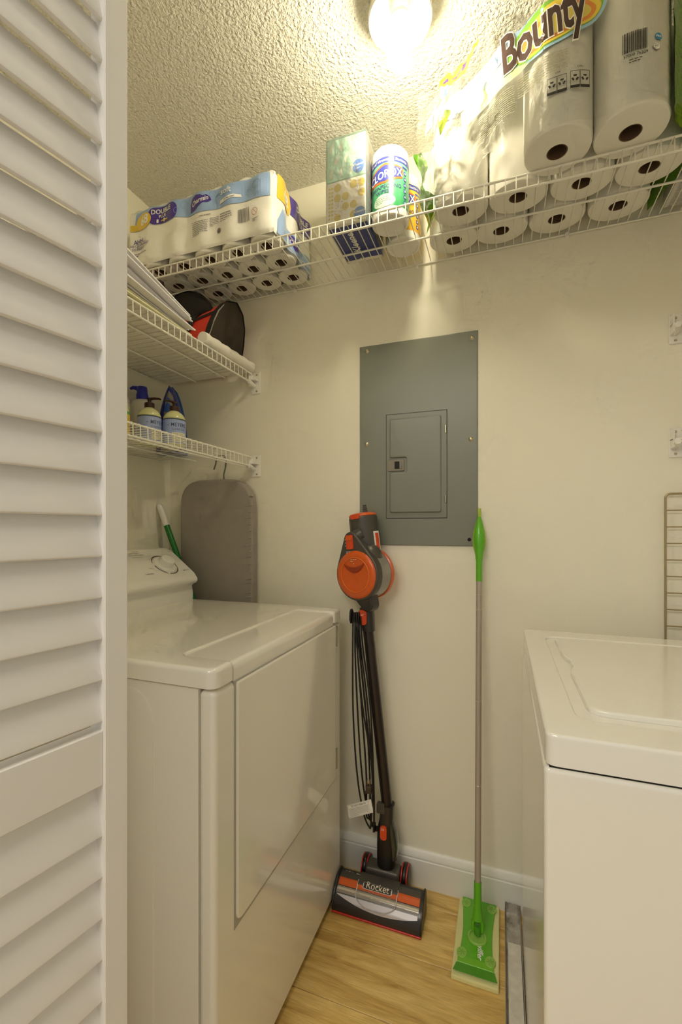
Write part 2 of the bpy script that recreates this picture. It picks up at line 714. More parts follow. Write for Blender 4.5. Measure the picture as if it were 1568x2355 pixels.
def wire_shelf(name, label, org, u, v, length, depth, mids, group=None, lip=0.037, brackets=(), extra=False):
    """org: corner on the wall at deck height; u runs along the wall, v out from it"""
    org, u, v = Vector(org), Vector(u), Vector(v)
    t = thing(name, org, label, 'shelf', group)
    w = MB().tube([org + v * 0.002, org + v * (depth - 0.004), org + v * depth - UP * 0.003, org + v * (depth + 0.001) - UP * lip], WR, 6)
    w0 = w.build('wire', M_WIRE, t, smooth=60)
    n = int(length / 0.0254)
    for i in range(1, n):
        shared('wire', w0.data, t, u * (i * 0.0254))
    w0.location = u * 0.006
    L = length

    def rod(vv, zz, r):
        a = org + v * vv + UP * zz
        MB().tube([a, a + u * L], r, 8).build('rod', M_WIRE, t, smooth=60)
    rod(0.004, -0.004, 0.0028)
    rod(depth - 0.001, -0.0045, 0.003)
    rod(depth - 0.002, -lip, 0.0032)
    if extra:
        rod(depth - 0.016, -lip - 0.004, 0.0026)
    for mm in mids:
        rod(depth * mm, -0.005, 0.003)
    for d in brackets:
        pass
    k = 0.12
    while k < length:
        a = org + u * k - UP * 0.006
        MB().tube([a - v * 0.001, a + v * 0.010], 0.0065, 8).build('wall_clip', M_WHITE, t, smooth=60)
        k += 0.45
    return t


ZT, ZA, ZB = 2.072, 1.779, 1.4625
YFR = 1.188
wire_shelf('wire_shelf', 'long white wire shelf across the back wall under the ceiling, holding paper packs', (XL + 0.003, YB - 0.001, ZT), (1, 0, 0), (0, -1, 0), XR - XL - 0.006, YB - YFR, (0.47,), 'white wire shelves')
DL = 0.40


def side_bracket(t, x, z, s):
    """end bracket screwed to the back wall; s = +1 on the left shelf"""
    b = MB()
    b.box(x - 0.019, x + 0.019, YB - 0.004, YB - 0.0002, z - 0.076, z + 0.006, 0.0015, 1)
    b.box(x - 0.017, x - 0.013, YB - 0.030, YB - 0.003, z - 0.052, z - 0.002, 0.001, 1)
    b.tube([(x - 0.010, YB - 0.042, z - 0.037), (x - 0.006, YB - 0.003, z - 0.046)], 0.0085, 10)
    b.box(x - 0.017, x + 0.012, YB - 0.028, YB - 0.003, z - 0.030, z - 0.026, 0.001, 1)
    p = b.build('bracket', M_WHITE, t)
    for zz in (z - 0.004, z - 0.066):
        MB().lathe([(0.0, 0.0035), (0.0025, 0.003), (0.004, 0.0)], (x + 0.004 * s, YB - 0.004, zz), (0, -1, 0), 10).build('screw', M_SCREW, p)


for z, lab, ex in ((ZA, 'upper white wire shelf on the left wall, holding envelopes and a tool bag', False), (ZB, 'lower white wire shelf on the left wall, holding pump bottles and an iron', True)):
    t = wire_shelf('wire_shelf', lab, (XL + 0.001, 0.45, z), (0, 1, 0), (1, 0, 0), 1.006, DL, (0.36, 0.70), 'white wire shelves', extra=ex)
    side_bracket(t, XL + DL + 0.008, z, 1)
for z, lab in ((ZA, 'upper white wire shelf on the right wall, its bracket at the right frame edge'), (ZB, 'lower white wire shelf on the right wall, its bracket above the wire rack')):
    t = wire_shelf('wire_shelf', lab, (XR - 0.001, 0.45, z), (0, 1, 0), (-1, 0, 0), 1.006, DL - 0.004, (0.36, 0.70), 'white wire shelves')  # wall shelf out of view, only its end bracket shows
    side_bracket(t, XR - DL - 0.002, z, -1)

# ------------------------------------------------------------------ dryer
XF, DY0, DY1, DTOP, XBK = -0.500, 0.690, 1.370, 0.926, -1.262
dry = thing('dryer', (-0.88, 1.03, 0), 'white clothes dryer with a rear dial console beside the louvered door', 'dryer')
box('cabinet', M_ENAMEL, dry, XBK + 0.004, XF - 0.0395, DY0 + 0.002, DY1 - 0.002, 0.02, 0.886, 0.003)
MB().rbox((XF - 0.038, DY0, 0.02), (XF, DY1, 0.884), 0.012, (1, 4, 4)).build('front_panel', M_ENAMEL, dry)
box('toe_base', M_BLACK, dry, XBK + 0.02, XF - 0.03, DY0 + 0.02, DY1 - 0.02, 0.0, 0.03)
# top: a C-shaped slab with a lower strip let into its front
NX0, NY0, NY1 = -0.625, 0.752, 1.305
outl = [(XBK, DY0 - 0.004), (XF + 0.002, DY0 - 0.004), (XF + 0.002, NY0), (NX0, NY0), (NX0, NY1), (XF + 0.002, NY1), (XF + 0.002, DY1 + 0.004), (XBK, DY1 + 0.004)]


def round_poly(poly, r, n=4):
    out = []
    k = len(poly)
    for i in range(k):
        p0, p1, p2 = Vector(poly[i - 1]), Vector(poly[i]), Vector(poly[(i + 1) % k])
        a, b = (p0 - p1).normalized(), (p2 - p1).normalized()
        rr = r[i] if isinstance(r, (list, tuple)) else r
        if rr <= 0:
            out.append(tuple(p1))
            continue
        s, e = p1 + a * rr, p1 + b * rr
        for j in range(n + 1):
            t = j / n
            q = s * (1 - t) ** 2 + p1 * 2 * t * (1 - t) + e * t ** 2
            out.append((q.x, q.y))
    return out


MB().prism(round_poly(outl, [0.012, 0.022, 0.012, 0.02, 0.02, 0.012, 0.022, 0.012]), (0, 0, 0), (1, 0, 0), (0, 1, 0), UP, 0.889, DTOP, 0.009, 3).build('top_panel', M_ENAMEL, dry)
st = MB()
zz = DTOP - 0.0045
pr = [(NX0 - 0.004, 0.889), (XF - 0.002, 0.884), (XF - 0.001, zz - 0.016), (XF - 0.003, zz - 0.008), (XF - 0.008, zz - 0.003), (XF - 0.016, zz), (NX0 - 0.004, zz)]
st.prism(pr, (0, NY0 + 0.0015, 0), (1, 0, 0), UP, (0, 1, 0), 0, NY1 - NY0 - 0.003)
st.build('top_strip', M_ENAMEL, dry)
# groove round the door, its shade painted as a grey strip, and door plate
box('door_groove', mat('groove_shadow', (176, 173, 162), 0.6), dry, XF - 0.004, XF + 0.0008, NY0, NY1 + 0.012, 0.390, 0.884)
MB().prism(round_poly([(NY0 + 0.006, 0.400), (NY1 + 0.010, 0.396), (NY1 + 0.010, 0.8815), (NY0 + 0.006, 0.8815)], [0.02, 0.012, 0.006, 0.006]), (XF, 0, 0), (0, 1, 0), UP, (1, 0, 0), 0.0, 0.0055, 0.004, 3).build('door', M_ENAMEL, dry)
for zc in (0.845, 0.455):
    h = box('hinge', M_CHROME, dry, XF + 0.001, XF + 0.0065, NY1 + 0.012, NY1 + 0.021, zc - 0.033, zc + 0.033, 0.001, 1)
    box('pin', M_SCREW, h, XF + 0.005, XF + 0.009, NY1 + 0.013, NY1 + 0.017, zc - 0.02, zc + 0.02, 0.001, 1)
# pressed arch on the near side
ar = [(-0.80, 0.05), (-0.645, 0.05)] + [(-0.705 + 0.06 * math.cos(a * PI / 12), 0.80 + 0.07 * math.sin(a * PI / 12)) for a in range(0, 7)] + [(-0.80, 0.87)]
MB().prism(ar, (0, DY0 + 0.002, 0), (1, 0, 0), UP, (0, -1, 0), 0, 0.0018, 0.0012, 2).build('pressed_panel', M_ENAMEL, dry)
# console
cp = [(XBK, DTOP - 0.01), (-1.082, DTOP - 0.01), (-1.080, 0.950), (-1.083, 0.966), (-1.084, 0.978), (-1.078, 0.984), (-1.066, 0.989), (-1.060, 0.997), (-1.061, 1.007), (-1.075, 1.026),
      (-1.170, 1.098), (-1.185, 1.108), (-1.200, 1.113), (-1.225, 1.115), (-1.25, 1.112), (XBK, 1.10)]
MB().prism(cp, (0, DY0 + 0.012, 0), (1, 0, 0), UP, (0, 1, 0), 0, DY1 - DY0 - 0.022, 0.004, 2).build('console', M_ENAMEL2, dry, smooth=50)
c0, c1 = Vector((-1.075, 0, 1.026)), Vector((-1.170, 0, 1.098))
cv = (c1 - c0).normalized()
cn = Vector((-cv.z, 0, cv.x)) * -1
if cn.x < 0:
    cn = -cn


def on_console(px, py):
    d = ray(px, py)
    o = Vector((0, 0, CAM_H))
    t = (c0 - o).dot(cn) / d.dot(cn)
    return o + d * t


kc = on_console(379, 1299)
cfn = plane(kc, (0, 1, 0), cv, cn, 0.0008)
g = MB()
for i in range(40):
    a0, a1 = 2 * PI * i / 40, 2 * PI * (i + 1) / 40
    if i in (3, 4, 18, 19, 27):
        continue
    ri = 0.0455 if i % 10 not in (6, 7) else 0.0475
    shape(g, [(ri * math.cos(a0), ri * math.sin(a0)), (0.0505 * math.cos(a0), 0.0505 * math.sin(a0)), (0.0505 * math.cos(a1), 0.0505 * math.sin(a1)), (ri * math.cos(a1), ri * math.sin(a1))], cfn)
g.build('dial_scale', mat('dial_brown', (120, 108, 92), 0.5), dry, smooth=0)
MB().lathe([(0.0415, 0.0), (0.0415, 0.003), (0.040, 0.0045), (0.024, 0.005)], kc, cn, 36).build('dial_plate', M_ENAMEL2, dry)
kn = MB().lathe([(0.026, 0.004), (0.0255, 0.022), (0.0235, 0.027), (0.020, 0.0285), (0, 0.029)], kc, cn, 36).build('knob', M_ENAMEL2, dry)
g = MB()
for (px, py, s, sz) in ((312, 1270, 'Auto Dry', 0.0085), (308, 1275, 'EASY CARE', 0.0085), (313, 1279, 'PERMANENT PRESS', 0.0075), (318, 1283, 'with Press Care', 0.0075), (391, 1265, 'Auto Dry', 0.0075), (394, 1269, 'REGULAR', 0.0075),
                        (429, 1312, 'AIR FLUFF', 0.0075), (346, 1322, 'TIME DRY', 0.0085), (343, 1275, 'more dry', 0.005), (343, 1279, 'less dry', 0.005), (343, 1287, 'damp', 0.005), (348, 1308, 'minutes', 0.005), (362, 1313, 'cool down', 0.005),
                        (365, 1269, 'off', 0.005), (373, 1270, 'normal', 0.005)):
    p = on_console(px, py)
    text(g, s, plane(p, (0, 1, 0), cv, cn, 0.0006), sz)
g.build('lettering', M_PRINTG, dry, smooth=0)

# ------------------------------------------------------------------ washer
WX, WY0, WY1, WTOP = 0.055, 0.672, 1.356, 0.904
wash = thing('washer', (0.42, 1.01, 0), 'white top-loading washer with a flat lid at the right frame edge', 'washer')
MB().rbox((WX, WY0 + 0.002, 0.02), (XR - 0.09, WY1 - 0.002, 0.8565), 0.008, (4, 4, 4)).build('cabinet', M_ENAMEL, wash)
box('gap', M_BLACK, wash, WX + 0.007, XR - 0.10, WY0 + 0.006, WY1 - 0.008, 0.85, 0.866)
box('toe_base', M_BLACK, wash, WX + 0.03, XR - 0.11, WY0 + 0.03, WY1 - 0.03, 0.0, 0.03)
# top: rounded slab with a well; the lid sits in it
tp = MB()
b = bmesh.new()
outer = round_poly([(WX + 0.002, WY0), (XR - 0.088, WY0), (XR - 0.088, WY1), (WX + 0.002, WY1)], 0.016, 4)
tp.prism(outer, (0, 0, 0), (1, 0, 0), (0, 1, 0), UP, 0.8605, WTOP - 0.006, 0.0, 2)
tp.build('top_panel', M_ENAMEL, wash)
# rim ring above the well
RX0, RX1, RY0, RY1 = 0.107, 0.60, 0.742, 1.285


def ring(name, o_poly, i_poly, z0, z1, m, parent, bev):
    b = bmesh.new()
    lv = {}
    k = len(o_poly)

    def loop(poly, z):
        return [b.verts.new((p[0], p[1], z)) for p in poly]
    ob0, ob1, ib0, ib1 = loop(o_poly, z0), loop(o_poly, z1), loop(i_poly, z0), loop(i_poly, z1)
    tops = []
    for i in range(k):
        j = (i + 1) % k
        b.faces.new((ob0[i], ob0[j], ob1[j], ob1[i]))
        b.faces.new((ib0[j], ib0[i], ib1[i], ib1[j]))
        tops.append(b.faces.new((ob1[i], ob1[j], ib1[j], ib1[i])))
    es = set()
    for i in range(k):
        for l in (ob1, ib1):
            e = b.edges.get((l[i], l[(i + 1) % k]))
            es.add(e)
    bmesh.ops.bevel(b, geom=list(es), offset=bev, segments=3, affect='EDGES', profile=0.5)
    bmesh.ops.recalc_face_normals(b, faces=list(b.faces))
    return MB().bm(b).build(name, m, parent)


inner = round_poly([(RX0, RY0), (RX1, RY0), (RX1, RY1), (RX0, RY1)], 0.028, 4)
ring('top_rim', outer, inner, WTOP - 0.006, WTOP, M_ENAMEL, wash, 0.0042)
# lid, with a finger notch on its front edge
lid = [(0.127, 0.775), (0.585, 0.775), (0.585, 1.262), (0.127, 1.262), (0.127, 1.095), (0.137, 1.06), (0.137, 1.02), (0.127, 0.985)]
MB().prism(round_poly(lid, [0.03, 0.02, 0.02, 0.012, 0.02, 0.01, 0.01, 0.02]), (0, 0, 0), (1, 0, 0), (0, 1, 0), UP, WTOP - 0.0058, WTOP + 0.003, 0.0035, 3).build('lid', M_ENAMEL, wash)
wc = [(0.62, WTOP - 0.004), (0.618, 0.94), (0.60, 0.955), (0.60, 0.975), (0.70, 1.09), (0.75, 1.10), (0.77, 1.09), (0.77, WTOP - 0.004)]
MB().prism(wc, (0, WY0 + 0.012, 0), (1, 0, 0), UP, (0, 1, 0), 0, WY1 - WY0 - 0.024, 0.004, 2).build('console', M_ENAMEL2, wash)

# ------------------------------------------------------------------ electrical panel
EX0, EX1, EZ0, EZ1 = -0.4665, -0.0715, 1.132, 1.823
ep = thing('electrical_panel', ((EX0 + EX1) / 2, YB, EZ0), 'grey metal breaker panel cover on the back wall', 'panel')
MB().prism(rect(EX0, EZ0, EX1, EZ1), (0, YB, 0), (1, 0, 0), UP, (0, -1, 0), 0.0, 0.006, 0.004, 2).build('cover', M_PANEL, ep, smooth=30)
YP = YB - 0.006
c = [atY(890, 953, YP), atY(1028, 945, YP), atY(1026, 1192, YP), atY(888, 1190, YP)]
ix0, ix1 = (c[0].x + c[3].x) / 2, (c[1].x + c[2].x) / 2
iz0, iz1 = (c[2].z + c[3].z) / 2, (c[0].z + c[1].z) / 2
box('door_gap', mat('panel_gap', (70, 72, 68), 0.6), ep, ix0 - 0.0022, ix1 + 0.0022, YP - 0.0006, YP + 0.001, iz0 - 0.0022, iz1 + 0.0022)
edoor = MB().prism(round_poly([(ix0, iz0), (ix1, iz0), (ix1, iz1), (ix0, iz1)], 0.003), (0, YP, 0), (1, 0, 0), UP, (0, -1, 0), 0.0, 0.0022, 0.0009, 2).build('door', M_PANEL, ep, smooth=30)
lc = atY(911, 1071, YP)
fx0, fx1, fz0, fz1 = ix0 + 0.012, ix1 - 0.017, iz0 + 0.018, iz1 - 0.016
field = [(fx0, fz0), (fx1, fz0), (fx1, fz1), (fx0, fz1), (fx0, lc.z + 0.026), (lc.x + 0.036, lc.z + 0.026), (lc.x + 0.036, lc.z - 0.024), (fx0, lc.z - 0.024)]
MB().prism(round_poly(field, 0.007), (0, YP, 0), (1, 0, 0), UP, (0, -1, 0), 0.002, 0.0085, 0.0045, 3).build('raised_field', M_PANEL, edoor, smooth=30)
M_LATCH = mat('latch_grey', (132, 126, 112), 0.4)
la = MB().prism(rect(lc.x - 0.028, lc.z - 0.019, lc.x + 0.028, lc.z + 0.019), (0, YP, 0), (1, 0, 0), UP, (0, -1, 0), 0.002, 0.008, 0.002, 2).build('latch', M_LATCH, edoor)
box('latch_slot', M_BLACK, la, lc.x - 0.004, lc.x + 0.012, YP - 0.0086, YP - 0.007, lc.z - 0.012, lc.z + 0.013)
box('latch_pull', M_LATCH, la, lc.x + 0.0125, lc.x + 0.021, YP - 0.0098, YP - 0.007, lc.z - 0.012, lc.z + 0.013, 0.001, 1)
for py in (987, 1148):
    q = atY(1025, py, YP)
    box('hinge', M_SCREW, edoor, ix1 - 0.005, ix1 - 0.001, YP - 0.006, YP, q.z - 0.013, q.z + 0.013, 0.001, 1)
for px, py in ((844, 808), (1085, 777), (843, 1022), (1083, 1010)):
    q = atY(px, py, YP)
    MB().lathe([(0, 0.004), (0.004, 0.0036), (0.0075, 0.0008), (0.0075, 0)], (q.x, YP, q.z), (0, -1, 0), 14).build('screw', M_SCREW, ep)
q = atY(1079, 1241, YP)
MB().lathe([(0.0058, 0.0), (0.005, 0.0005), (0, 0.0006)], (q.x, YP, q.z), (0, -1, 0), 14).build('screw_hole', M_BLACK, ep)

# ------------------------------------------------------------------ paper towel pack
PZ = ZT + 0.001
RR, RH = 0.0735, 0.281
pt = thing('paper_towel_pack', (0.12, 1.25, PZ), 'large torn plastic pack of white paper towel rolls on the top shelf', 'paper towels')
roll = MB().lathe([(0.0225, 0.02), (0.0225, 0.001), (0.0235, 0.0), (RR - 0.006, 0.0), (RR - 0.002, 0.002), (RR, 0.007), (RR, RH - 0.007), (RR - 0.005, RH), (0.0, RH)], (0, 0, 0), n=40)
core = MB().lathe([(0.022, 0.0005), (0.0205, 0.001), (0.0205, 0.19), (0, 0.19)], (0, 0, 0), n=20)
ROWS = [(0.122, 1.151), (0.2705, 1.151)]
ROW2 = [(-0.108, 1.272), (0.0405, 1.272), (0.192, 1.276), (0.3395, 1.276)]
ROW3 = [(-0.138, 1.395), (-0.002, 1.397), (0.147, 1.398), (0.299, 1.398)]
r0m = c0m = None
for (x, y) in ROWS + ROW2 + ROW3:
    sq = 0.97 if (x, y) not in ROWS else 1.0
    if r0m is None:
        ro = roll.build('paper_roll', M_PAPER, None)
        co = core.build('roll_core', M_CORE, None)
        r0m, c0m = ro.data, co.data
        ro.parent, co.parent = pt, ro
    else:
        ro = shared('paper_roll', r0m, pt)
        co = shared('roll_core', c0m, ro)
    ro.location = Vector((x, y, PZ)) - pt.location
    ro.scale = (1, 0.86 if (x, y) not in ROWS else 1.0, 1)


def pf(x, off=0.0):
    """front line of the film around the rolls (x -> y)"""
    if x < 0.085:
        y = 1.0835 + (0.085 - x) * 0.60
        for (cx, cy) in ROW2[:2]:
            if abs(x - cx) < RR:
                y = min(y, cy - 0.9 * math.sqrt(RR ** 2 - (x - cx) ** 2))
        y -= 0.012 * max(0, math.sin((x + 0.035) * 42)) if -0.035 < x < 0.04 else 0
    else:
        y = 1.0765 + 0.016 * (0.5 - 0.5 * math.cos(2 * PI * (x - 0.122) / 0.1485)) ** 2
        if x > 0.27:
            y = 1.151 - math.sqrt(max(0.0, RR ** 2 - (x - 0.2705) ** 2))
    return y - 0.0018 - off


def pfn(off):
    return lambda a, b: Vector((a, pf(a, off), b))


TOPZ = PZ + RH
F1, F2, F3, F4, F5 = pfn(0.0010), pfn(0.0014), pfn(0.0018), pfn(0.0022), pfn(0.0026)
LL = 0.012
# the clear film itself, wrapped over the front
fl = MB().grid(lambda i, j: Vector((-0.175 + i * 0.515, pf(-0.175 + i * 0.515) - 0.0006 * noise.noise(Vector((i * 30, j * 12, 0))), PZ + 0.004 + j * (RH + 0.01))), 110, 24)
M_FILM = film_mat('clear_film', (225, 225, 215), 0.03)
fl.build('film', M_FILM, pt, smooth=80)


def band(acc, fn, pts_lo, pts_hi):
    poly = pts_lo + pts_hi[::-1]
    shape(acc, poly, fn, LL)


# printed swooshes: blue edge band, pale green fade, rainbow oval
g = MB()
band(g, F1, [(-0.16, 2.285), (-0.08, 2.275), (0.0, 2.300), (0.08, 2.318), (0.2, 2.338)], [(-0.16, 2.33), (-0.08, 2.335), (0.0, 2.345), (0.08, 2.352), (0.2, 2.354)])
g.build('print_blue', mat('print_blue', (150, 178, 205), 0.35), pt, smooth=0)
g = MB()
band(g, F1, [(-0.10, 2.225), (-0.04, 2.235), (0.02, 2.24), (0.08, 2.262)], [(-0.10, 2.272), (-0.04, 2.287), (0.02, 2.302), (0.08, 2.316)])
g.build('print_green', mat('print_pale_green', (196, 212, 160), 0.4), pt, smooth=0)
for nm, colr, fn, (cx, cz, rx, rz) in (('print_oval_edge', (150, 190, 215), F1, (0.110, 2.312, 0.105, 0.056)), ('print_oval_green', (120, 172, 62), F2, (0.108, 2.313, 0.100, 0.051)), ('print_oval_yellow', (226, 200, 70), F3, (0.112, 2.307, 0.092, 0.042)),
                                       ('print_oval_orange', (224, 140, 60), F4, (0.114, 2.303, 0.080, 0.032)), ('print_oval_light', (214, 196, 88), F5, (0.116, 2.301, 0.068, 0.023))):
    g = MB()
    shape(g, [(a, min(b, 2.3565)) for a, b in disc(cx, cz, rx, rz, 40, 0.22)], fn, LL)
    g.build(nm, mat(nm, colr, 0.35), pt, smooth=0)
g = MB()
text(g, 'Bounty', pfn(0.0030), 0.125, (0.086, 2.274), 0.050, 0.10, space=0.95, rot=0.12, sx=0.50, L=LL)
g.build('lettering_outline', M_WPRINT, pt, smooth=0)
g = MB()
text(g, 'Bounty', pfn(0.0036), 0.125, (0.086, 2.274), 0.026, 0.10, space=0.95, rot=0.12, sx=0.50, L=LL)
g.build('lettering', mat('print_brown', (62, 40, 34), 0.4), pt, smooth=0)
g = MB()
fineprint(g, F1, -0.055, 0.028, 2.158, 2.228, 14, 5, 0.3, LL)
g.build('fine_print', mat('print_olive', (150, 146, 118), 0.6), pt, smooth=0)
g = MB()
fineprint(g, F1, 0.035, 0.135, 2.188, 2.238, 9, 6, 0.3, LL)
g.build('fine_print', mat('print_olive', (150, 146, 118), 0.6), pt, smooth=0)
# recycling marks
g = MB()
for bx, bz in ((0.094, 2.145), (0.140, 2.147)):
    for k in range(2):
        x0 = bx + k * 0.020
        for q in (rect(x0, bz, x0 + 0.019, bz + 0.0012), rect(x0, bz + 0.036, x0 + 0.019, bz + 0.0372), rect(x0, bz, x0 + 0.0008, bz + 0.037), rect(x0 + 0.0185, bz, x0 + 0.0193, bz + 0.037), rect(x0, bz, x0 + 0.019, bz + 0.006)):
            shape(g, q, F1, 0)
        cx, cz = x0 + 0.0095, bz + 0.021
        for t in range(3):
            a = PI / 2 + t * 2 * PI / 3
            pts = []
            for (rr_, da) in ((0.0078, -0.55), (0.0078, 0.45), (0.0046, 0.75), (0.0040, -0.75)):
                pts.append((cx + rr_ * math.cos(a + da), cz + rr_ * math.sin(a + da)))
            shape(g, pts, F1, 0)
text(g, 'USA', F1, 0.006, (0.115, 2.188), 0.01)
text(g, 'CAN', F1, 0.006, (0.160, 2.190), 0.01)
g.build('recycling_marks', M_PRINTK, pt, smooth=0)
# barcode roll
g = MB()
barcode(g, F1, 0.238, 0.283, 2.184, 2.226, 4)
text(g, '37000 76209', F1, 0.0085, (0.262, 2.174), 0.01)
fineprint(g, F1, 0.250, 0.274, 2.160, 2.170, 2, 9)
g.build('barcode', M_PRINTK, pt, smooth=0)
g = MB()
shape(g, disc(0.305, 2.207, 0.007, 0.0072), F1, 0)
g.build('print_disc', mat('print_disc_blue', (60, 150, 205), 0.35), pt, smooth=0)
g = MB()
text(g, 'P&G', F2, 0.006, (0.305, 2.205), 0.02)
g.build('disc_lettering', M_WPRINT, pt, smooth=0)
g = MB()
for q in (disc(0.301, 2.186, 0.0072, 0.0075, 16),):
    shape(g, q, F1, 0)
g.build('print_badge', mat('print_badge', (176, 172, 158), 0.6), pt, smooth=0)
g = MB()
shape(g, disc(0.301, 2.186, 0.0062, 0.0065, 16), F2, 0)
g.build('badge_field', M_WPRINT, pt, smooth=0)
g = MB()
fineprint(g, F3, 0.2965, 0.3055, 2.181, 2.191, 3, 2)
g.build('badge_print', M_PRINTG, pt, smooth=0)
# green film round the two ends and a green seam strip at the back
M_GREENF = mat('green_film', (98, 150, 36), 0.22, coat=0.5, bump=0.5, bscale=40, bdist=0.006)


def green_end(i, j):
    pts = [(1.10, 0.338), (1.15, 0.353), (1.20, 0.392), (1.26, 0.424), (1.33, 0.420), (1.38, 0.400), (1.45, 0.383)]
    y = 1.10 + i * 0.35
    k = 0
    while k < len(pts) - 2 and y > pts[k + 1][0]:
        k += 1
    f = (y - pts[k][0]) / (pts[k + 1][0] - pts[k][0])
    z = PZ + 0.002 + j * 0.285
    return Vector((pts[k][1] * (1 - f) + pts[k + 1][1] * f + 0.004 * noise.noise(Vector((y * 30, z * 20, 1))), y, z))


MB().grid(green_end, 30, 20).build('green_end', M_GREENF, pt, smooth=80)


def torn_end(i, j):
    z = PZ - 0.004 + j * 0.165
    w = 0.045 * (1 - 0.45 * j) * (0.75 + 0.25 * math.sin(7 * j + 1))
    x = -0.212 + i * w + 0.008 * math.sin(11 * j) - 0.014 * j
    y = 1.232 + 0.10 * (1 - i) * (1 - j) + 0.014 * noise.noise(Vector((i * 5, j * 9, 2)))
    return Vector((x, y, z))


MB().grid(torn_end, 8, 24).build('green_edge', M_GREENF, pt, smooth=80)
# torn, crumpled clear plastic hanging open at the left end
M_CRUMP = film_mat('crumpled_film', (205, 205, 192), 0.08, 0.16, 0.8, 55)


def crump(i, j):
    x = -0.215 + i * 0.20
    top = 2.400 + 0.022 * i - 0.030 * abs(math.sin(i * 6.5 + 0.4)) * (1 - i)
    bot = 2.052 + 0.02 * math.sin(i * 9) + 0.028 * i
    z = bot + (top - bot) * j
    y = pf(max(x, -0.178)) - 0.010 - 0.014 * (1 - i) * (0.4 + j) + 0.020 * noise.noise(Vector((i * 6, j * 7, 5))) + 0.010 * noise.noise(Vector((i * 15, j * 17, 9)))
    if j > 0.8:
        y += 0.05 * (j - 0.8)
    x += 0.010 * noise.noise(Vector((i * 4, j * 8, 11))) - 0.012 * max(0, 0.3 - i) * math.sin(PI * j)
    return Vector((x, y, z))


MB().grid(crump, 40, 56).build('torn_film', M_CRUMP, pt, smooth=40)


def on_film(o):
    return lambda a, b: crump(a, b) - Vector((0, 0.0012 + o, 0))


for nm, colr, poly in (('print_yellow', (220, 192, 62), [(0.28, 0.90), (0.45, 0.86), (0.62, 0.87), (0.82, 0.96), (0.82, 1.0), (0.55, 0.99), (0.36, 0.97)]),
                       ('print_slate', (112, 136, 160), [(0.31, 0.78), (0.42, 0.83), (0.50, 0.88), (0.44, 0.875), (0.33, 0.89)]),
                       ('print_slate', (112, 136, 160), [(0.10, 0.64), (0.20, 0.69), (0.26, 0.80), (0.22, 0.83), (0.12, 0.74)]),
                       ('print_leaf', (140, 158, 62), [(0.29, 0.53), (0.40, 0.60), (0.43, 0.67), (0.36, 0.655), (0.28, 0.61)]),
                       ('print_grey', (190, 184, 176), [(0.42, 0.59), (0.52, 0.60), (0.50, 0.68), (0.43, 0.665)])):
    g = MB()
    shape(g, poly, on_film(0), 0.025)
    g.build(nm, mat(nm, colr, 0.35), pt, smooth=0)
for nm, poly in (('print_cross_bar', [(0.47, 0.915), (0.66, 0.95), (0.66, 0.965), (0.47, 0.93)]), ('print_cross_post', [(0.58, 0.905), (0.63, 0.91), (0.62, 0.985), (0.575, 0.975)]), ('print_purple_mark', [(0.36, 0.905), (0.43, 0.91), (0.43, 0.935), (0.37, 0.925)])):
    g = MB()
    shape(g, poly, on_film(0.0006), 0.025)
    g.build(nm, mat('print_purple', (92, 62, 132), 0.35), pt, smooth=0)
g = MB()
text(g, 'AVEZ LE', on_film(0.0006), 0.040, (0.47, 0.535), 0.01, rot=0.12, sx=1.2)
text(g, 'TER DETABLE', on_film(0.0006), 0.034, (0.48, 0.500), 0.01, rot=0.12, sx=1.2)
g.build('film_lettering', M_PRINTG, pt, smooth=0)

# ------------------------------------------------------------------ boxes at the right end of the top shelf
M_CARD = mat('brown_card', (196, 138, 62), 0.7, var=0.04)
b1 = box('cardboard_box', M_CARD, None, 0.440, 0.80, 1.20, 1.325, PZ, PZ + 0.12, 0.001, 1)
tag(b1, 'orange-brown cardboard box behind the green film at the right end of the shelf', 'box')
b2 = thing('printed_carton', (0.55, 1.395, PZ), 'pale printed carton lying against the back wall right of the paper towels', 'box')
box('carton_body', mat('pale_carton', (206, 203, 198), 0.7), b2, 0.418, 0.70, 1.338, 1.45, PZ, PZ + 0.09, 0.001, 1)
g = MB()
fb = plane((0.418, 1.338, PZ), (1, 0, 0), (0, 1, 0), (0, 0, -1), 0.0006)
fineprint(g, fb, 0.01, 0.16, 0.005, 0.110, 18, 12, 0.28)
text(g, 'O', fb, 0.02, (0.085, 0.06), 0.01)
g.build('carton_print', M_PRINTG, b2, smooth=0)

# ------------------------------------------------------------------ toilet paper pack
CX0, CX1, CYF, CYB, CH = -1.205, -0.636, 1.170, 1.458, 0.200
tpk = thing('toilet_paper_pack', (-0.92, 1.31, PZ), 'plastic-wrapped bulk pack of toilet rolls at the left end of the top shelf', 'toilet paper')


def cbump(p, n):
    s = 0.0
    if abs(n.y) > 0.7:
        s = 0.0042 * (math.cos(2 * PI * (p.x + 0.69) / 0.105)) * (1.0 - 0.35 * math.cos(4 * PI * (p.z - PZ) / CH)) - 0.002
    elif abs(n.x) > 0.7:
        s = 0.006 * math.cos(2 * PI * (p.y - 1.22) / 0.096) - 0.003
    elif n.z > 0.7:
        s = 0.006 * math.cos(2 * PI * (p.x + 0.69) / 0.105) * math.cos(2 * PI * (p.y - 1.22) / 0.096) - 0.004
    return s + 0.0035 * noise.noise(p * 22)


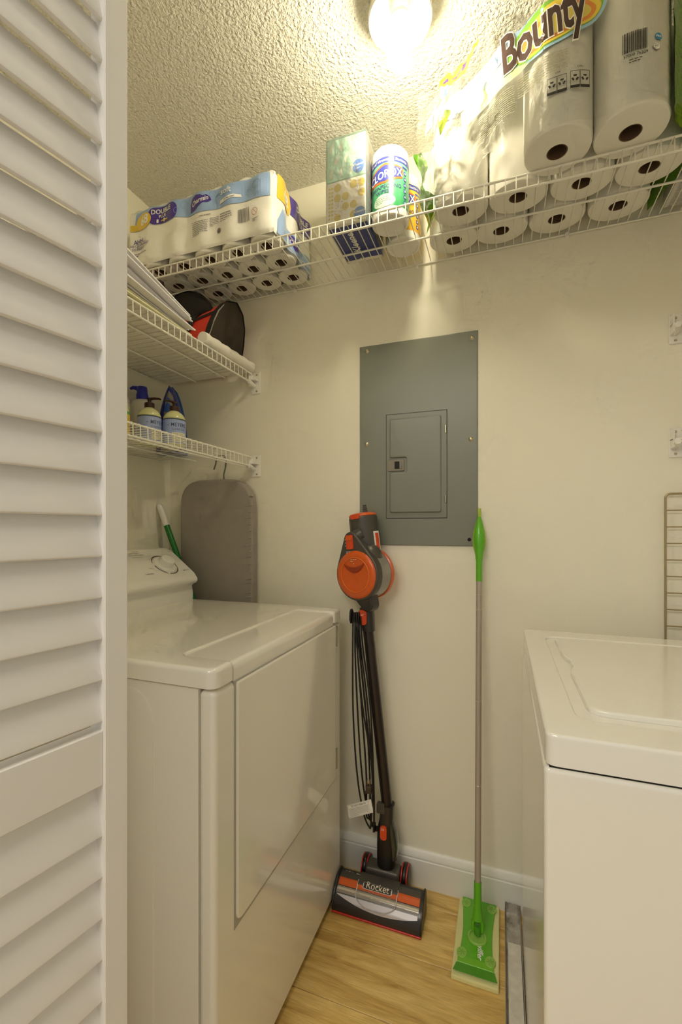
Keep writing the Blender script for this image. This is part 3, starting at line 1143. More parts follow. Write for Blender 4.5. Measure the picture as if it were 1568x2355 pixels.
M_WRAP = mat('white_wrap', (238, 236, 230), 0.28, coat=0.5, bump=0.3, bscale=45, bdist=0.003)
wr = MB().rbox((CX0, CYF, PZ + 0.001), (CX1, CYB, PZ + CH), 0.022, (44, 22, 18), cbump, skip=((2, 0),))
wr.build('wrap', M_WRAP, tpk, smooth=80)
r1 = MB().lathe([(0.0205, 0.03), (0.0205, 0.001), (0.022, 0.0), (0.049, 0.0), (0.0522, 0.003), (0.0522, 0.03)], (0, 0, 0), n=28)
c1_ = MB().lathe([(0.0204, 0.0006), (0.019, 0.001), (0.019, 0.06), (0, 0.06)], (0, 0, 0), n=16)
rm = cm = None
for iy, y in enumerate((1.224, 1.316, 1.408)):
    for ix in range(5):
        x = -0.692 - ix * 0.1045
        if rm is None:
            ro, co = r1.build('toilet_roll', M_PAPER, None), c1_.build('roll_core', M_CORE, None)
            rm, cm = ro.data, co.data
            ro.parent, co.parent = tpk, ro
        else:
            ro = shared('toilet_roll', rm, tpk)
            co = shared('roll_core', cm, ro)
        ro.location = Vector((x, y, PZ + 0.001)) - tpk.location
        ro.scale = (1, 0.92, 1)


def chfront(off):
    def fn(a, b):
        p = Vector((a, CYF, PZ + b))
        r = 0.022
        ox = max(0, a - (CX1 - r))
        oz = max(0, b - (CH - r))
        nrm = Vector((ox, -r, oz)).normalized()
        if ox or oz:
            base = Vector((min(a, CX1 - r), CYF + r, PZ + min(b, CH - r)))
            p = base + nrm * r
        return p + nrm * (cbump(p, nrm if abs(nrm.y) > 0.7 else Vector((0, -1, 0))) + off)
    return fn


def chend(off):
    return lambda a, b: Vector((CX1, CYF + a, PZ + b)) + Vector((1, 0, 0)) * (cbump(Vector((CX1, CYF + a, PZ + b)), Vector((1, 0, 0))) + off)


G1, G2, G3, G4 = chfront(0.0016), chfront(0.0022), chfront(0.0028), chfront(0.0034)
E1, E2, E3 = chend(0.0016), chend(0.0022), chend(0.0028)
LC = 0.012
M_CBLUE = mat('wrap_blue', (150, 178, 222), 0.28, coat=0.4)
M_CPUR = mat('wrap_purple', (74, 52, 150), 0.3, coat=0.3)
M_CYEL = mat('wrap_yellow', (224, 190, 52), 0.3, coat=0.3)
g = MB()
shape(g, [(CX0 + 0.03, 0.150), (-1.05, 0.135), (-0.92, 0.124), (-0.80, 0.122), (-0.652, 0.116), (-0.652, 0.188), (-0.80, 0.190), (-0.95, 0.192), (CX0 + 0.04, 0.190)], G1, LC)
g.build('wrap_band', M_CBLUE, tpk, smooth=0)
g = MB()
for (x, z, rx) in ((-0.97, 0.165, 0.016), (-0.86, 0.172, 0.014), (-0.835, 0.15, 0.02), (-0.70, 0.158, 0.018), (-0.73, 0.145, 0.012), (-0.995, 0.15, 0.012)):
    n = 26
    for i in range(n - 4):
        a0, a1 = 2 * PI * i / n, 2 * PI * (i + 1) / n
        r0_, r1_ = rx * (1 - 0.02 * i), rx * (1 - 0.02 * (i + 1))
        shape(g, [(x + r0_ * math.cos(a0), z + r0_ * math.sin(a0)), (x + r1_ * math.cos(a1), z + r1_ * math.sin(a1)), (x + (r1_ - 0.0014) * math.cos(a1), z + (r1_ - 0.0014) * math.sin(a1)), (x + (r0_ - 0.0014) * math.cos(a0), z + (r0_ - 0.0014) * math.sin(a0))], G2)
g.build('band_swirls', mat('wrap_swirl', (128, 158, 210), 0.3), tpk, smooth=0)
g = MB()
shape(g, rrect(-1.108, 0.128, -0.992, 0.182, 0.022), G2, LC)
logo = [(-0.944, 0.132), (-0.925, 0.134), (-0.905, 0.143), (-0.888, 0.150), (-0.873, 0.149), (-0.862, 0.155), (-0.868, 0.166), (-0.880, 0.175), (-0.890, 0.171), (-0.900, 0.177), (-0.918, 0.180), (-0.934, 0.174), (-0.944, 0.158)]
shape(g, logo, G3, LC)
g.build('wrap_badges', M_CPUR, tpk, smooth=0)
g = MB()
shape(g, disc(-1.132, 0.150, 0.036, 0.026), G3, LC)
shape(g, rect(-1.19, 0.126, -1.13, 0.148), G2, LC)
g.build('wrap_disc', M_CYEL, tpk, smooth=0)
g = MB()
text(g, '68', G4, 0.040, (-1.127, 0.137), 0.03, 0.1, L=LC)
g.build('lettering', M_WPRINT, tpk, smooth=0)
g = MB()
text(g, 'DOUBLE', G4, 0.021, (-1.055, 0.160), 0.025, L=LC)
g.build('lettering', M_WPRINT, tpk, smooth=0)
g = MB()
text(g, 'PLUS', G4, 0.014, (-1.055, 0.147), 0.02, L=LC)
g.build('lettering', M_WPRINT, tpk, smooth=0)
g = MB()
text(g, 'Charmin', G4, 0.021, (-0.904, 0.152), 0.015, 0.25, rot=0.16, sx=0.9, L=LC)
g.build('lettering', M_WPRINT, tpk, smooth=0)
g = MB()
text(g, 'soft', G4, 0.026, (-0.806, 0.158), 0.015, L=LC)
g.build('lettering', M_WPRINT, tpk, smooth=0)
g = MB()
shape(g, rrect(-1.078, 0.131, -1.071, 0.143, 0.002), G4, 0)
g.build('roll_icon', M_WPRINT, tpk, smooth=0)
g = MB()
shape(g, rrect(-1.052, 0.131, -1.045, 0.143, 0.002), G4, 0)
g.build('roll_icon', M_WPRINT, tpk, smooth=0)
g = MB()
shape(g, [(-0.832, 0.133), (-0.78, 0.139), (-0.752, 0.137), (-0.756, 0.146), (-0.78, 0.149), (-0.828, 0.143)], G3, LC)
g.build('ribbon', M_WPRINT, tpk, smooth=0)
g = MB()
shape(g, rrect(-1.062, 0.134, -1.032, 0.138, 0.0015), G4, 0)
g.build('wrap_plus', M_CYEL, tpk, smooth=0)
g = MB()
text(g, 'AHH...', G2, 0.020, (-1.150, 0.082), 0.015, L=LC)
text(g, 'SO CLEAN AND', G2, 0.0115, (-1.150, 0.072), 0.012, L=LC)
text(g, 'SO FRESH!', G2, 0.0115, (-1.158, 0.061), 0.012, L=LC)
fineprint(g, G2, -1.185, -1.12, 0.040, 0.052, 2, 3)
text(g, 'ULTRA SOFT', G4, 0.007, (-0.794, 0.139), 0.01, rot=0.07)
g.build('wrap_slogan', mat('wrap_slogan', (96, 84, 140), 0.5), tpk, smooth=0)
g = MB()
fineprint(g, G2, -0.935, -0.875, 0.050, 0.098, 8, 21)
fineprint(g, G2, -0.868, -0.835, 0.070, 0.100, 6, 22)
fineprint(g, G2, -0.83, -0.785, 0.075, 0.105, 4, 23)
fineprint(g, G2, -0.905, -0.85, 0.108, 0.114, 1, 24)
barcode(g, G2, -0.765, -0.725, 0.058, 0.098, 6)
fineprint(g, G2, -0.715, -0.690, 0.050, 0.060, 2, 25)
shape(g, disc(-0.835, 0.052, 0.0075, 0.008, 16), G2)
g.build('fine_print', mat('wrap_grey_print', (128, 122, 122), 0.6), tpk, smooth=0)
g = MB()
n = 20
for i in range(n):
    a0, a1 = 2 * PI * i / n, 2 * PI * (i + 1) / n
    shape(g, [(-0.705 + 0.0105 * math.cos(a0), 0.079 + 0.0115 * math.sin(a0)), (-0.705 + 0.0105 * math.cos(a1), 0.079 + 0.0115 * math.sin(a1)), (-0.705 + 0.009 * math.cos(a1), 0.079 + 0.010 * math.sin(a1)), (-0.705 + 0.009 * math.cos(a0), 0.079 + 0.010 * math.sin(a0))], G2)
shape(g, [(-0.711, 0.086), (-0.699, 0.072), (-0.698, 0.073), (-0.710, 0.087)], G2)
g.build('warning_mark', mat('wrap_red', (196, 110, 112), 0.5), tpk, smooth=0)
# right end: yellow and purple along the top edge, blue along the bottom
g = MB()
shape(g, [(0.022, 0.120), (0.105, 0.118), (0.115, 0.150), (0.105, 0.190), (0.022, 0.192)], E1, LC)
g.build('end_yellow', M_CYEL, tpk, smooth=0)
g = MB()
shape(g, [(0.112, 0.128), (0.268, 0.120), (0.268, 0.178), (0.105, 0.188), (0.116, 0.150)], E1, LC)
shape(g, [(0.10, 0.052), (0.135, 0.022), (0.175, 0.028), (0.16, 0.055), (0.12, 0.064)], E2, LC)
g.build('end_purple', M_CPUR, tpk, smooth=0)
g = MB()
shape(g, [(0.022, 0.012), (0.270, 0.005), (0.270, 0.052), (0.16, 0.066), (0.07, 0.075), (0.045, 0.10), (0.022, 0.052)], E1, LC)
g.build('end_blue', M_CBLUE, tpk, smooth=0)
g = MB()
text(g, '68', E2, 0.05, (0.075, 0.135), 0.02, L=LC)
text(g, 'DOUBLE', E2, 0.024, (0.185, 0.155), 0.015, L=LC)
text(g, 'PLUS', E2, 0.02, (0.200, 0.136), 0.015, L=LC)
text(g, 'Charmin', E3, 0.018, (0.140, 0.036), 0.01, L=LC)
text(g, 'Ultra Soft', E2, 0.02, (0.215, 0.022), 0.01, L=LC)
g.build('end_lettering', M_WPRINT, tpk, smooth=0)

# ------------------------------------------------------------------ tissue boxes
TX0, TX1, TY0, TY1, TH_ = -0.482, -0.365, 1.206, 1.398, 0.250
tb = thing('tissue_box_bundle', (-0.415, 1.30, PZ), 'shrink-wrapped stack of mint and yellow tissue boxes beside the wipes', 'tissues')
M_MINT = mat('box_mint', (172, 208, 188), 0.35, coat=0.4)
M_DOTW = mat('box_white', (226, 222, 210), 0.35, coat=0.4)
M_KBLUE = mat('box_blue', (36, 88, 176), 0.35, coat=0.4)
M_NAVY = mat('box_navy', (30, 44, 122), 0.35, coat=0.4)
HM = 0.128
box('tissue_box', M_DOTW, tb, TX0, TX1, TY0, TY1, PZ, PZ + HM - 0.0008, 0.0015, 1)
box('tissue_box', M_MINT, tb, TX0, TX1, TY0, TY1, PZ + HM + 0.0008, PZ + TH_, 0.0015, 1)
K = lambda off: plane((TX0, TY0, PZ), (1, 0, 0), UP, (0, -1, 0), off)
g = MB()
rnd = random.Random(5)
for r_ in range(3):
    for c_ in range(4):
        x, z = 0.014 + c_ * 0.030 + (0.015 if r_ % 2 else 0), HM + 0.022 + r_ * 0.037
        if x > 0.108:
            continue
        if c_ == 3 and r_ == 0:
            continue
        shape(g, [(x - 0.007, z), (x - 0.004, z - 0.012), (x + 0.001, z - 0.013), (x + 0.007, z + 0.016), (x + 0.005, z + 0.020)], K(0.0006))
g.build('drop_print', mat('box_drop', (210, 212, 196), 0.4), tb, smooth=0)
g = MB()
for r_ in range(4):
    for c_ in range(4):
        x, z = 0.032 + c_ * 0.0245, 0.020 + r_ * 0.029
        if (r_ + c_) % 3 != 1 and x < 0.115:
            shape(g, disc(min(x, 0.107), z, 0.0105, 0.0115), K(0.0006))
for r_ in range(9):
    for c_ in range(2):
        shape(g, rrect(0.004 + c_ * 0.009, 0.018 + r_ * 0.011, 0.010 + c_ * 0.009, 0.024 + r_ * 0.011, 0.002), K(0.0006))
g.build('dot_print', mat('box_dots', (208, 190, 96), 0.4), tb, smooth=0)
g = MB()
for k in range(60):
    a, rr_ = rnd.uniform(0, 2 * PI), 0.02 * math.sqrt(rnd.random())
    shape(g, disc(0.040 + rr_ * math.cos(a), 0.045 + rr_ * 1.1 * math.sin(a), 0.0012, n=6), K(0.0008))
g.build('speckle_print', mat('box_speckle', (172, 166, 152), 0.5), tb, smooth=0)
g = MB()
shape(g, disc(0.096, HM + 0.027, 0.0175, 0.0195), K(0.0010))
shape(g, disc(0.100, 0.020, 0.0175, 0.018), K(0.0010))
g.build('logo_disc', mat('box_logo', (92, 132, 196), 0.35), tb, smooth=0)
g = MB()
text(g, 'Kleenex', K(0.0014), 0.0105, (0.096, HM + 0.028), 0.01, 0.2, rot=0.08)
text(g, 'Kleenex', K(0.0014), 0.0105, (0.100, 0.021), 0.01, 0.2, rot=0.08)
fineprint(g, K(0.0014), 0.088, 0.104, HM + 0.016, HM + 0.023, 2, 4)
g.build('logo_lettering', M_WPRINT, tb, smooth=0)
R_ = lambda off: plane((TX1, TY0, PZ), (0, 1, 0), UP, (1, 0, 0), off)
g = MB()
shape(g, rect(0.032, 0.002, 0.190, TH_ - 0.055), R_(0.0006))
g.build('side_blue', M_KBLUE, tb, smooth=0)
g = MB()
shape(g, rect(0.002, 0.002, 0.032, TH_ - 0.004), R_(0.0006))
g.build('side_pale', mat('box_pale', (188, 194, 206), 0.4), tb, smooth=0)
g = MB()
shape(g, rect(0.034, TH_ - 0.055, 0.190, TH_ - 0.008), R_(0.0006))
g.build('side_yellow', mat('box_yellow', (206, 188, 92), 0.4), tb, smooth=0)
g = MB()
text(g, 'TISSUES', R_(0.0012), 0.03, (0.06, 0.075), 0.015, rot=PI / 2)
g.build('side_lettering', M_WPRINT, tb, smooth=0)
g = MB()
text(g, '45', R_(0.0012), 0.03, (0.055, TH_ - 0.045), 0.015)
g.build('side_number', M_CPUR, tb, smooth=0)
Bt = lambda off: plane((TX0, TY0, PZ), (1, 0, 0), (0, 1, 0), (0, 0, -1), off)
g = MB()
shape(g, rect(0.001, 0.012, 0.118, 0.176), Bt(0.0004))
g.build('base_blue', M_NAVY, tb, smooth=0)
g = MB()
text(g, 'Kleenex', lambda a, b: Bt(0.0008)(0.118 - a, b), 0.034, (0.055, 0.085), 0.012, 0.2, rot=-PI / 2)
text(g, 'Kleenex', lambda a, b: Bt(0.0008)(0.118 - a, b), 0.014, (0.050, 0.180), 0.012, 0.2, rot=PI)
g.build('base_lettering', M_WPRINT, tb, smooth=0)
MB().rbox((TX0 - 0.0035, TY0 - 0.0035, PZ - 0.0002), (TX1 + 0.0035, TY1 + 0.002, PZ + TH_ + 0.004), 0.003, (8, 8, 12), lambda p, n: 0.0008 * noise.noise(p * 60), skip=((2, 0),)).build('shrink_film', film_mat('shrink_film', (240, 240, 240), 0.03, 0.1, 0.35, 30), tb, smooth=80)

# ------------------------------------------------------------------ wipes canisters


def canister(c, label, body, body2, ang, H=0.2, r=0.0535):
    c = Vector(c)
    t = thing('wipes_canister', c, label, 'wipes', 'disinfecting wipes canisters')
    MB().lathe([(0.0, 0.004), (r - 0.010, 0.004), (r - 0.007, 0.0), (r - 0.002, 0.0015), (r, 0.006), (r, 0.162), (r - 0.001, 0.164)], c, n=48).build('body', M_WHITE, t)
    MB().lathe([(r + 0.0004, 0.022), (r + 0.0006, 0.0225), (r + 0.0006, 0.160), (r, 0.161)], c, n=48).build('label', body, t)
    MB().lathe([(r + 0.0002, 0.163), (r + 0.0012, 0.166), (r + 0.0012, 0.184), (r, 0.190), (r - 0.005, 0.197), (r - 0.012, 0.200), (0, 0.201)], c, n=48).build('lid', M_WHITE, t)
    f = lambda o: cyl(c, r, ang, 0.0007 + o)
    q = 0.006
    g = MB()
    shape(g, rect(-0.11, 0.144, 0.11, 0.160), f(0.0003), q)
    g.build('label_band', mat('wipes_blue', (62, 72, 168), 0.3, coat=0.3), t, smooth=0)
    g = MB()
    text(g, 'Kills 99.9% of Viruses* & Bacteria', f(0.0007), 0.0115, (-0.012, 0.148), 0.012, 0.2, L=q)
    g.build('band_lettering', M_WPRINT, t, smooth=0)
    # diamond badge
    zc = 0.112
    g = MB()
    shape(g, [(-0.054, zc - 0.020), (0.0, zc - 0.026), (0.052, zc - 0.010), (0.054, zc + 0.018), (0.0, zc + 0.030), (-0.054, zc + 0.012)], f(0.0005), q)
    g.build('badge_orange', mat('wipes_orange', (222, 112, 52), 0.3, coat=0.3), t, smooth=0)
    g = MB()
    shape(g, [(-0.050, zc - 0.014), (0.0, zc - 0.020), (0.048, zc - 0.006), (0.048, zc + 0.015), (0.0, zc + 0.024), (-0.050, zc + 0.008)], f(0.0008), q)
    g.build('badge_blue', MATS['wipes_blue'], t, smooth=0)
    g = MB()
    text(g, 'CLOROX', f(0.0012), 0.030, (0.0, zc - 0.011), 0.02, 0.08, rot=0.12, sx=0.82, L=q)
    g.build('badge_lettering', M_WPRINT, t, smooth=0)
    g = MB()
    text(g, 'DISINFECTING', f(0.0006), 0.0145, (0.0, 0.072), 0.012, L=q)
    text(g, 'WIPES', f(0.0006), 0.0145, (-0.008, 0.058), 0.012, L=q)
    g.build('name_lettering', mat('wipes_navy', (58, 62, 120), 0.4), t, smooth=0)
    g = MB()
    shape(g, disc(-0.004, 0.038, 0.034, 0.018), f(0.0003), q)
    g.build('label_fade', body2, t, smooth=0)
    g = MB()
    fineprint(g, f(0.0007), -0.028, 0.016, 0.030, 0.050, 4, 8)
    g.build('fine_print', mat('wipes_fine', (120, 140, 128), 0.5), t, smooth=0)
    g = MB()
    for k in range(6):
        shape(g, rrect(0.056, 0.031 + k * 0.0165, 0.066, 0.042 + k * 0.0165, 0.0015), f(0.0005), q)
    shape(g, rrect(0.051, 0.1315, 0.071, 0.137, 0.002), f(0.0005), q)
    g.build('icons', MATS['wipes_blue'], t, smooth=0)
    g = MB()
    for k in range(6):
        shape(g, disc(0.061, 0.0365 + k * 0.0165, 0.0024, 0.0034, 8), f(0.0009), 0)
    g.build('icon_marks', M_WPRINT, t, smooth=0)
    return t


def face(c, turn):
    return math.atan2(-c[1], -c[0]) + math.radians(turn)


def grad_mat(name, a, b):
    m = mat(name, a, 0.28, coat=0.35)
    nt = m.node_tree
    tc = nt.nodes.new('ShaderNodeTexCoord')
    sp = nt.nodes.new('ShaderNodeSeparateXYZ')
    rp = nt.nodes.new('ShaderNodeValToRGB')
    mr = nt.nodes.new('ShaderNodeMapRange')
    mr.inputs['From Min'].default_value, mr.inputs['From Max'].default_value = 0.02, 0.14
    nt.links.new(tc.outputs['Object'], sp.inputs[0])
    nt.links.new(sp.outputs['Z'], mr.inputs['Value'])
    nt.links.new(mr.outputs['Result'], rp.inputs['Fac'])
    rp.color_ramp.elements[0].color = lin(b)
    rp.color_ramp.elements[1].color = lin(a)
    nt.links.new(rp.outputs['Color'], nt.nodes['Principled BSDF'].inputs['Base Color'])
    return m


ca_ = (-0.3065, 1.262, PZ)
cb_ = (-0.292, 1.375, PZ)
canister(ca_, 'green-labelled disinfecting wipes canister nearest the tissue boxes', grad_mat('wipes_green', (120, 196, 162), (44, 156, 92)), mat('wipes_green_fade', (196, 222, 204), 0.3), face(ca_, -16))
canister(cb_, 'yellow-labelled disinfecting wipes canister behind the green one', grad_mat('wipes_yellow', (214, 196, 70), (236, 178, 44)), mat('wipes_yellow_fade', (240, 226, 160), 0.3), face(cb_, -14))

# ------------------------------------------------------------------ upper left shelf: envelopes, tool bag, rolled liner, tube
for k in range(15):
    rnd = random.Random(40 + k)
    wdt, ln, thk = 0.27, 0.36, 0.0035
    zig = []
    nz = 7
    for i in range(nz):
        zig += [(wdt - i * wdt / nz, ln), (wdt - (i + 0.5) * wdt / nz, ln - 0.016)]
    poly = [(0, 0), (wdt, 0)] + zig + [(0, ln)]
    tilt = math.radians(0.4 + 1.0 * k)
    far = Vector((-1.190 + rnd.uniform(-0.02, 0.025), 1.165 - 0.0022 * k + rnd.uniform(-0.022, 0.012), ZA + 0.0035 + 0.0042 * k))
    v = Vector((0.02 * rnd.uniform(-1, 1), math.cos(tilt), -math.sin(tilt))).normalized()
    u = Vector((1, 0, 0))
    n = u.cross(v).normalized()
    o = far - v * ln
    env = MB().prism(poly, o, u, v, n, 0, thk, 0, 1).build('envelope', mat('envelope_cream' if k < 5 else 'envelope_white', (226, 222, 190) if k < 5 else (232, 230, 232), 0.45, bump=0.3, bscale=30, bdist=0.004), None, smooth=30)
    nth = ('topmost', 'second', 'third', 'fourth', 'fifth', 'sixth', 'seventh', 'eighth', 'ninth', 'tenth', 'eleventh', 'twelfth', 'thirteenth', 'fourteenth', 'lowest')[14 - k]
    kind_ = ('cream' if k < 5 else 'white') + ' saw-edged envelope'
    if k in (0, 14):
        tag(env, kind_ + ', the ' + nth + ' of the fanned stack beside the tool bag', 'envelope', 'envelopes stacked on the upper left shelf')
    else:
        tag(env, kind_ + ', ' + nth + ' from the top of the fanned stack', 'envelope', 'envelopes stacked on the upper left shelf')

bag = thing('tool_bag', (-1.03, 1.33, ZA), 'red and black zipped tool bag on the upper left shelf', 'bag')
M_RED = mat('bag_red', (206, 52, 30), 0.75, bump=0.6, bscale=350, bdist=0.001)
M_BLK = mat('bag_black', (22, 19, 18), 0.8, bump=0.4, bscale=200, bdist=0.001)
M_BRN = mat('bag_end', (54, 44, 34), 0.85, bump=0.4, bscale=120, bdist=0.002)
BX0, BX1 = -1.235, -0.920


def bagsec(i, j):
    """closed-section body: i along x, j around from front bottom over the top to back bottom"""
    x = BX0 + (BX1 - BX0) * i
    pts = [(1.215, 0.0), (1.222, 0.07), (1.236, 0.128), (1.264, 0.168), (1.315, 0.187), (1.366, 0.168), (1.394, 0.128), (1.408, 0.07), (1.415, 0.0)]
    s = j * (len(pts) - 1)
    a = min(int(s), len(pts) - 2)
    f = s - a
    y = pts[a][0] * (1 - f) + pts[a + 1][0] * f
    z = pts[a][1] * (1 - f) + pts[a + 1][1] * f
    sag = 1 - 0.14 * math.sin(PI * i) - 0.02 * math.cos(9 * i)
    x += 0.050 * i * z / 0.18
    return Vector((x, y + 0.006 * noise.noise(Vector((x * 14, z * 14, y * 14))), ZA + 0.002 + z * sag))


MB().grid(bagsec, 26, 32).build('body', M_RED, bag, smooth=80)


box('base_panel', M_BLK, bag, BX0, BX1, 1.216, 1.414, ZA + 0.0022, ZA + 0.006)


def bagend(i, j):
    p = bagsec(1.0, i)
    c = Vector((BX1, 1.315, ZA + 0.002))
    q = p.lerp(c, j)
    q.x += 0.012 * math.sin(PI * j) * math.sin(PI * i) + 0.012 * noise.noise(q * 30) * (j > 0)
    return q


MB().grid(bagend, 28, 8).build('end_panel', M_BRN, bag, smooth=80)
# black trims: zip flap over the top, horizontal belt, handle straps
tr = MB()
tr.grid(lambda i, j: bagsec(i, 0.40 + 0.2 * j) + Vector((0, 0, 0.0025)), 20, 6)
tr.grid(lambda i, j: bagsec(i, 0.235 + 0.035 * j) + Vector((0, -0.003, 0.001)), 24, 2)
tr.grid(lambda i, j: bagsec(0.94 + 0.068 * i, j) + Vector((0.002, -0.002 if j < 0.5 else 0.002, 0.002)), 3, 30)
tr.build('trim', M_BLK, bag, smooth=80)
for x in (-1.15, -1.015):
    i = (x - BX0) / (BX1 - BX0)
    MB().grid(lambda a, j: bagsec(i + (a - 0.5) * 0.09, 0.02 + 0.42 * j) + Vector((0, -0.004, 0.002)), 2, 14).build('strap', M_BLK, bag, smooth=80)


def handle(i, j):
    x = -1.15 + 0.215 * i
    a = PI * i
    return Vector((x, 1.262 + 0.045 * j + 0.006 * math.sin(5 * i), ZA + 0.135 + 0.115 * math.sin(a) ** 0.45 * (1 - 0.18 * i) + 0.010 * math.sin(PI * j)))


hb = MB().grid(handle, 18, 5)
hb.grid(lambda i, j: Vector((-1.15 + 0.235 * i, 1.262 - 0.010 * math.sin(PI * j), ZA + 0.13 + j * (0.113 * math.sin(PI * min(i, 0.999)) ** 0.45 * (1 - 0.18 * i)))), 18, 8)
hb.build('handle', M_BLK, bag, smooth=80)
fl_ = MB().grid(lambda i, j: Vector((BX1 + 0.006 + 0.012 * math.sin(PI * j), 1.345 + 0.055 * i + 0.012 * j, ZA + 0.165 - 0.105 * j - 0.02 * i * j)), 5, 8)
fl_.build('end_flap', M_BLK, bag, smooth=80)
bo = MB().tube([bagsec(1.0, t / 12) + Vector((0.003, -0.001, 0)) for t in range(0, 5)], 0.0022, 6)
bo.build('piping', M_PRINTG, bag, smooth=80)

rl = MB()
path = [Vector((-0.899 + 0.004 * t, 1.175 + 0.282 * t, ZA + 0.021)) for t in [i / 16 for i in range(17)]]
rl.tube(path, [0.019 + 0.0018 * math.sin(i * 2.1) for i in range(17)], 14)
M_LIN = mat('liner_white', (234, 230, 220), 0.6, bump=0.5, bscale=60, bdist=0.003)
lnr = thing('shelf_liner', (-0.9, 1.3, ZA), 'white plastic shelf liner on the upper left shelf, its front edge rolled up', 'liner')
rl.build('rolled_edge', M_LIN, lnr, smooth=70)
box('liner_sheet', M_LIN, lnr, XL + 0.006, -0.905, 0.48, 1.462, ZA + 0.0016, ZA + 0.0022)
tu = thing('lotion_tube', (-0.965, 1.19, ZA), 'small grey tube with a blue cap lying before the tool bag', 'tube')
MB().tube([(-0.975, 1.115, ZA + 0.014), (-0.968, 1.165, ZA + 0.021), (-0.962, 1.195, ZA + 0.024)], [0.010, 0.018, 0.018], 14).build('tube_body', mat('tube_grey', (186, 178, 172), 0.35), tu, smooth=60)
MB().tube([(-0.962, 1.1955, ZA + 0.024), (-0.957, 1.2195, ZA + 0.022)], [0.0165, 0.0165], 14).build('cap', mat('cap_blue', (86, 96, 178), 0.35), tu, smooth=60)

# ------------------------------------------------------------------ lower left shelf: bottles and iron
M_PUMPB = mat('pump_blue', (34, 40, 168), 0.3, coat=0.3)
M_LOTION = mat('bottle_cream', (236, 232, 218), 0.3, coat=0.3)


def lotion(x, y, label, ang, h=0.19):
    t = thing('lotion_bottle', (x, y, ZB), label, 'bottle', 'blue-pump lotion bottles')
    z = ZB + 0.002
    MB().lathe([(0, 0.0), (0.040, 0.0), (0.045, 0.006), (0.047, 0.04), (0.047, 0.14), (0.044, 0.165), (0.034, 0.182), (0.019, 0.192), (0.018, 0.196)], (x, y, z), n=32, sy=0.78, ref=(math.cos(ang), math.sin(ang), 0)).build('body', M_LOTION, t)
    p = MB().lathe([(0.0205, 0.188), (0.0205, 0.208), (0.0185, 0.211), (0.018, 0.226), (0.016, 0.236), (0, 0.238)], (x, y, z), n=24).build('pump', M_PUMPB, t)
    d = Vector((math.cos(ang), math.sin(ang), 0))
    o = Vector((x, y, z))
    MB().tube([o + UP * 0.224 + d * 0.010, o + UP * 0.232 + d * 0.018, o + UP * 0.234 + d * 0.032, o + UP * 0.229 + d * 0.042], [0.011, 0.0085, 0.0065, 0.004], 10).build('nozzle', M_PUMPB, p, smooth=60)
    g = MB()
    f = cyl((x, y, z), 0.040, face((x, y), 40), 0.0075)
    fineprint(g, f, -0.012, 0.016, 0.095, 0.135, 3, 31, 0.2)
    g.build('label_print', mat('lotion_print', (130, 104, 120), 0.5), t, smooth=0)
    return t


lotion(-1.222, 1.256, 'tall cream bottle with a blue pump behind the pale blue soap bottles', math.radians(205))
lotion(-1.235, 1.150, 'cream bottle with a blue pump half hidden by the louvered door', math.radians(205))
M_SOAP = mat('soap_clear', (214, 214, 158), 0.15, coat=0.5)
M_SLAB = mat('soap_label', (160, 176, 222), 0.4)
M_PBR = mat('pump_brown', (58, 30, 22), 0.35)


def soap(x, y, label, ang, turn):
    t = thing('soap_bottle', (x, y, ZB), label, 'bottle', 'brown-pump hand soap bottles')
    z = ZB + 0.002
    r = 0.0365
    MB().lathe([(0, 0.0), (r - 0.004, 0.0), (r, 0.005), (r, 0.096), (r - 0.002, 0.103), (r - 0.008, 0.113), (0.018, 0.121), (0.0145, 0.124), (0.0145, 0.128)], (x, y, z), n=36).build('body', M_SOAP, t)
    MB().lathe([(r + 0.0002, 0.010), (r + 0.0008, 0.0105), (r + 0.0008, 0.093), (r + 0.0002, 0.0935)], (x, y, z), n=36).build('label', M_SLAB, t)
    p = MB().lathe([(0.0158, 0.122), (0.0158, 0.139), (0.012, 0.141), (0.006, 0.143), (0.006, 0.150), (0.0075, 0.151), (0.0075, 0.157), (0, 0.159)], (x, y, z), n=22).build('pump', M_PBR, t)
    d = Vector((math.cos(ang), math.sin(ang), 0))
    o = Vector((x, y, z))
    MB().tube([o + UP * 0.155 - d * 0.006, o + UP * 0.155 + d * 0.02, o + UP * 0.153 + d * 0.036, o + UP * 0.150 + d * 0.040], [0.0045, 0.004, 0.0034, 0.003], 8).build('nozzle', M_PBR, p, smooth=60)
    f = lambda off: cyl((x, y, z), r, face((x, y), turn), 0.0009 + off)
    q = 0.006
    g = MB()
    shape(g, rect(-0.075, 0.0895, 0.075, 0.0935), f(0.0003), q)
    g.build('label_edge', mat('soap_edge', (72, 84, 92), 0.5), t, smooth=0)
    g = MB()
    text(g, 'MEYERS', f(0.0004), 0.0175, (0.004, 0.066), 0.004, space=1.1, sx=0.8, L=q)
    text(g, 'CLEAN DAY', f(0.0004), 0.009, (0.004, 0.054), 0.0, space=1.25, sx=0.8, L=q)
    fineprint(g, f(0.0004), -0.034, -0.024, 0.068, 0.073, 1, 3)
    g.build('lettering', mat('soap_print', (72, 76, 104), 0.5), t, smooth=0)
    g = MB()
    shape(g, rect(-0.018, 0.016, 0.030, 0.046), f(0.0003), q)
    g.build('label_field', mat('soap_field', (228, 224, 196), 0.5), t, smooth=0)
    g = MB()
    fineprint(g, f(0.0007), -0.015, 0.027, 0.020, 0.044, 5, 14, 0.25)
    g.build('fine_print', M_PRINTG, t, smooth=0)
    return t


